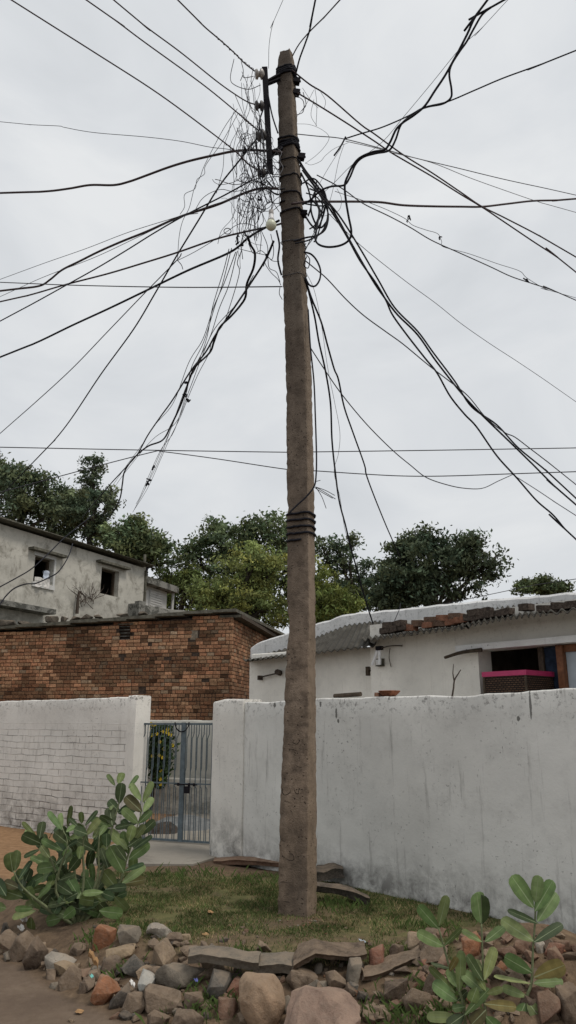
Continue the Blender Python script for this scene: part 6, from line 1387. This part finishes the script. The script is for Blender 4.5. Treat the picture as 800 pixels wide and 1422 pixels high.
# wires round the pole itself
for lab, y0, y1, tn, r, ph, sd in (('thick black cable wound in five turns round the pole at mid height', 712, 752, 4.4, .0105, 2.6, 1), ('thin dark wire wound once round the pole above the bulb', 243, 256, 1.2, .008, .4, 2), ('dark cable wound round the pole just above the bulb', 268, 285, 1.5, .009, 1.2, 3),
                                   ('dark cable wound round the pole at bulb height', 302, 296, 1.2, .010, 1.0, 4), ('thin brown wire wound round the pole below the bulb', 336, 344, 1.3, .005, .5, 5), ('hair-thin wire ring round the pole above the level wire', 382, 388, 1.1, .0035, 0, 6), ('thin wire wound round the pole under the lower clamp', 222, 236, 1.4, .007, 2, 7)):
    q = MB(); wrap(q, y0, y1, tn, r, .008, ph, sd); c_, T_ = pole_at(y0); props(q.build('wound_cable', M['cable' if r > .006 else 'wire'], loc=c_, smooth=True), lab, 'cable')
cable('black cable down the right edge of the pole into the wound turns', [(428, 430), (431, 480), (436, 530), (438, 580), (439.5, 630), (439, 660), (436, 676), (425, 690), (412, 702), (402, 712)], 3.4, 6.32, 6.12)
for i, (p) in enumerate(([(438, 676), (450, 683), (466, 693)], [(438, 676), (452, 681), (465, 688)], [(439, 677), (447, 690), (453, 706)], [(437, 677), (446, 683), (462, 692)], [(437, 669), (445, 667)])):
    cable('frayed strand sticking out of the cable beside the wound turns', p, 1.5, 6.3, 6.3, 'wire', 'wire', 'thin_wire', group='frayed strands at the wound cable')
loops = [[(424, 300), (432, 312), (440, 318), (447, 305), (452, 285), (450, 268), (441, 262), (434, 275), (432, 292), (438, 310), (446, 316), (456, 305)], [(408, 335), (425, 330), (440, 327), (452, 318), (456, 300), (452, 285), (447, 278)], [(422, 350), (432, 353), (440, 362), (445, 375), (444, 388), (438, 397), (430, 396), (424, 386)],
         [(430, 262), (442, 268), (448, 282), (445, 300), (437, 313), (430, 318)], [(418, 240), (428, 262), (432, 285), (428, 300)], [(422, 250), (436, 262), (455, 282), (462, 290)], [(425, 268), (440, 274), (450, 290), (441, 305), (436, 322)], [(440, 250), (438, 275), (447, 300), (440, 330), (436, 336)],
         [(424, 352), (430, 360), (428, 372), (422, 368), (426, 356)], [(424, 283), (445, 286), (460, 284)], [(420, 255), (432, 248), (441, 252), (452, 270), (455, 300), (447, 322), (430, 333), (410, 338)]]
llab = ['small double black coil hanging right of the pole beside the dark box', 'wide cable loop under the coil ending on the pole face', 'single black cable loop low on the right side of the pole', 'inner bow of black cable near the dark box', 'short cable pressed to the right pole edge under the clamp', 'short cable joining the main run at the pole',
        'drooping bow between the coil and the pole', 'outer drooping cable bow above the long cable bend', 'tiny curl of wire at the pole edge below the loops', 'short level cable piece entering the coil', 'big cable bow enclosing the coil right of the pole']
for p, l_, w_ in zip(loops, llab, (3.6, 3.4, 3.6, 3.0, 3.4, 2.8, 2.4, 2.8, 2.0, 2.8, 3.0)): cable(l_, p, w_, 6.28, 6.22 + RC.uniform(-.06, .08))
cable('thick black cable hugging the left pole edge below the bulb', [(384, 320), (388, 340), (386, 360), (389, 375), (391, 382)], 4.0, 6.2, 6.3)
cable('thin white-grey wire curling round the lower clamp', [(385, 206), (391, 212), (388, 222), (393, 232), (390, 240), (386, 246)], 1.4, 6.12, 6.12, 'greywire', 'wire', 'thin_wire')
ringp = [(316 + 5 * math.cos(a / 10 * 6.5), 321 + 4 * math.sin(a / 10 * 6.5)) for a in range(22)]
cable('small coiled ring of wire hanging left of the bulb', ringp, 1.6, 6.25, 6.25, 'wire', 'wire', 'wire_coil', sub=3)
extra = [[(411, 172), (430, 173), (447, 180), (457, 190), (452, 202), (440, 215), (424, 227)], [(484, 198), (465, 206), (452, 216), (445, 224), (432, 229), (424, 226)], [(478, 200), (470, 225), (462, 265), (456, 285)], [(474, 205), (455, 235), (440, 262)], [(436, 138), (432, 160), (440, 175)], [(420, 122), (432, 140), (442, 150)],
         [(437, 120), (440, 145), (439, 175)], [(445, 127), (452, 140), (450, 152)], [(410, 165), (425, 145), (436, 125)], [(468, 262), (474, 275), (472, 290), (462, 297), (450, 300)], [(410, 132), (421, 140), (421, 155), (411, 160)], [(421, 128), (425, 145), (419, 154)], [(423, 350), (430, 335), (437, 322)], [(424, 345), (434, 332), (440, 318)]]
for i, p in enumerate(extra): cable('hair-thin loose wire right of the pole head', p, .9 if i < 10 else 1.6, 6.3, 6.3, 'wire', 'wire', 'thin_wire', group='hair-thin loose wires right of the pole head', n=4)
lowl = [[(345, 338), (352, 352), (362, 348), (370, 354), (378, 362), (388, 363)], [(370, 354), (368, 365), (376, 378), (386, 388), (390, 396)], [(376, 325), (380, 345), (378, 360), (371, 356)], [(372, 357), (374, 372), (384, 378), (389, 392)], [(362, 318), (372, 345), (366, 370)], [(330, 345), (350, 350), (368, 354)], [(389, 398), (388, 408), (392, 416)], [(348, 330), (356, 322), (362, 318)]]
for i, p in enumerate(lowl): cable('loose wire looping below the bulb left of the pole', p, 1.5, 6.25, 6.25, 'cable', 'wire', 'thin_wire', group='loose wires looping below the bulb', n=4)
# the tangle
RT_ = random.Random(99)
TG = 'thin loose wires tangled left of the pole head'; TL = 'thin loose wire in the dense tangle left of the pole head'
def tang(p, w, mat): cable(TL, p, w, 6.3 + RT_.uniform(-.14, .12), 6.3 + RT_.uniform(-.14, .12), mat, 'wire', 'tangled_wire', group=TG, sub=5, n=4)
for i in range(28):      # long hanging ones
    x = RT_.uniform(322, 362); y = RT_.uniform(95, 200) if x > 335 else RT_.uniform(130, 215); p = [(x, y)]; d = RT_.uniform(-.15, .15); n_ = RT_.randint(5, 10); c_ = RT_.uniform(338, 352)
    for k in range(n_): d = d * .8 + RT_.gauss(0, .20); x += d * 18 + (c_ - x) * .14; y += RT_.uniform(11, 19); p.append((x, y))
    tang(p, RT_.choice((.9, .9, 1.1, 1.3)), RT_.choice(('wire', 'wire', 'cable', 'greywire')))
for i in range(46):      # curls in the heart of the tangle
    x = RT_.gauss(358, 13); y = RT_.gauss(240, 26); p = [(x, y)]; a = RT_.uniform(0, 6.28); cu = RT_.uniform(-.9, .9)
    for k in range(RT_.randint(6, 14)):
        cu = cu * .92 + RT_.gauss(0, .16); a += cu; st = RT_.uniform(4, 7); x += math.cos(a) * st; y += math.sin(a) * st
        x = min(x, 388); p.append((x, y))
    tang(p, RT_.choice((.9, 1.0, 1.3, 1.7)), RT_.choice(('wire', 'cable', 'cable', 'greywire', 'brownwire')))
for i in range(22):      # slack bows between tangle, bracket and pole
    x0, y0 = RT_.uniform(325, 375), RT_.uniform(160, 290); x1, y1 = RT_.uniform(365, 392), RT_.uniform(215, 300); sg = RT_.uniform(8, 30)
    p = [(x0 + (x1 - x0) * u + RT_.gauss(0, 1.5), y0 + (y1 - y0) * u + sg * 4 * u * (1 - u)) for u in (0, .2, .4, .6, .8, 1)]
    tang(p, RT_.choice((.9, 1.2, 1.5, 2.2)), RT_.choice(('wire', 'cable', 'cable')))
for i in range(20):      # lower net towards the cables
    x, y = RT_.uniform(330, 372), RT_.uniform(262, 300); p = [(x, y)]
    for k in range(RT_.randint(3, 6)): x += RT_.gauss(-1, 2.5); y += RT_.uniform(8, 15); p.append((x, y))
    tang(p, RT_.choice((1.0, 1.2, 1.5)), 'wire')
for p in ([(325, 82), (320, 108), (326, 118), (345, 124), (362, 118)], [(335, 85), (338, 100), (334, 112)], [(337, 105), (340, 108), (352, 106)]):
    cable('thin looped wire below the bumpy wire at the top insulator', p, 1.5, 6.2, 6.25, 'wire', 'wire', 'thin_wire', group='thin looped wires at the top insulator')
for p in ([(366, 150), (360, 172), (366, 192)], [(372, 262), (384, 270), (392, 268)], [(370, 250), (382, 262), (396, 262)], [(375, 222), (382, 214), (392, 205)], [(372, 130), (378, 160), (386, 185)]):
    cable('thick slack cable between bracket and pole', p, 3.0, 6.25, 6.3, 'cable', 'cable', group='thick slack cables between bracket and pole')
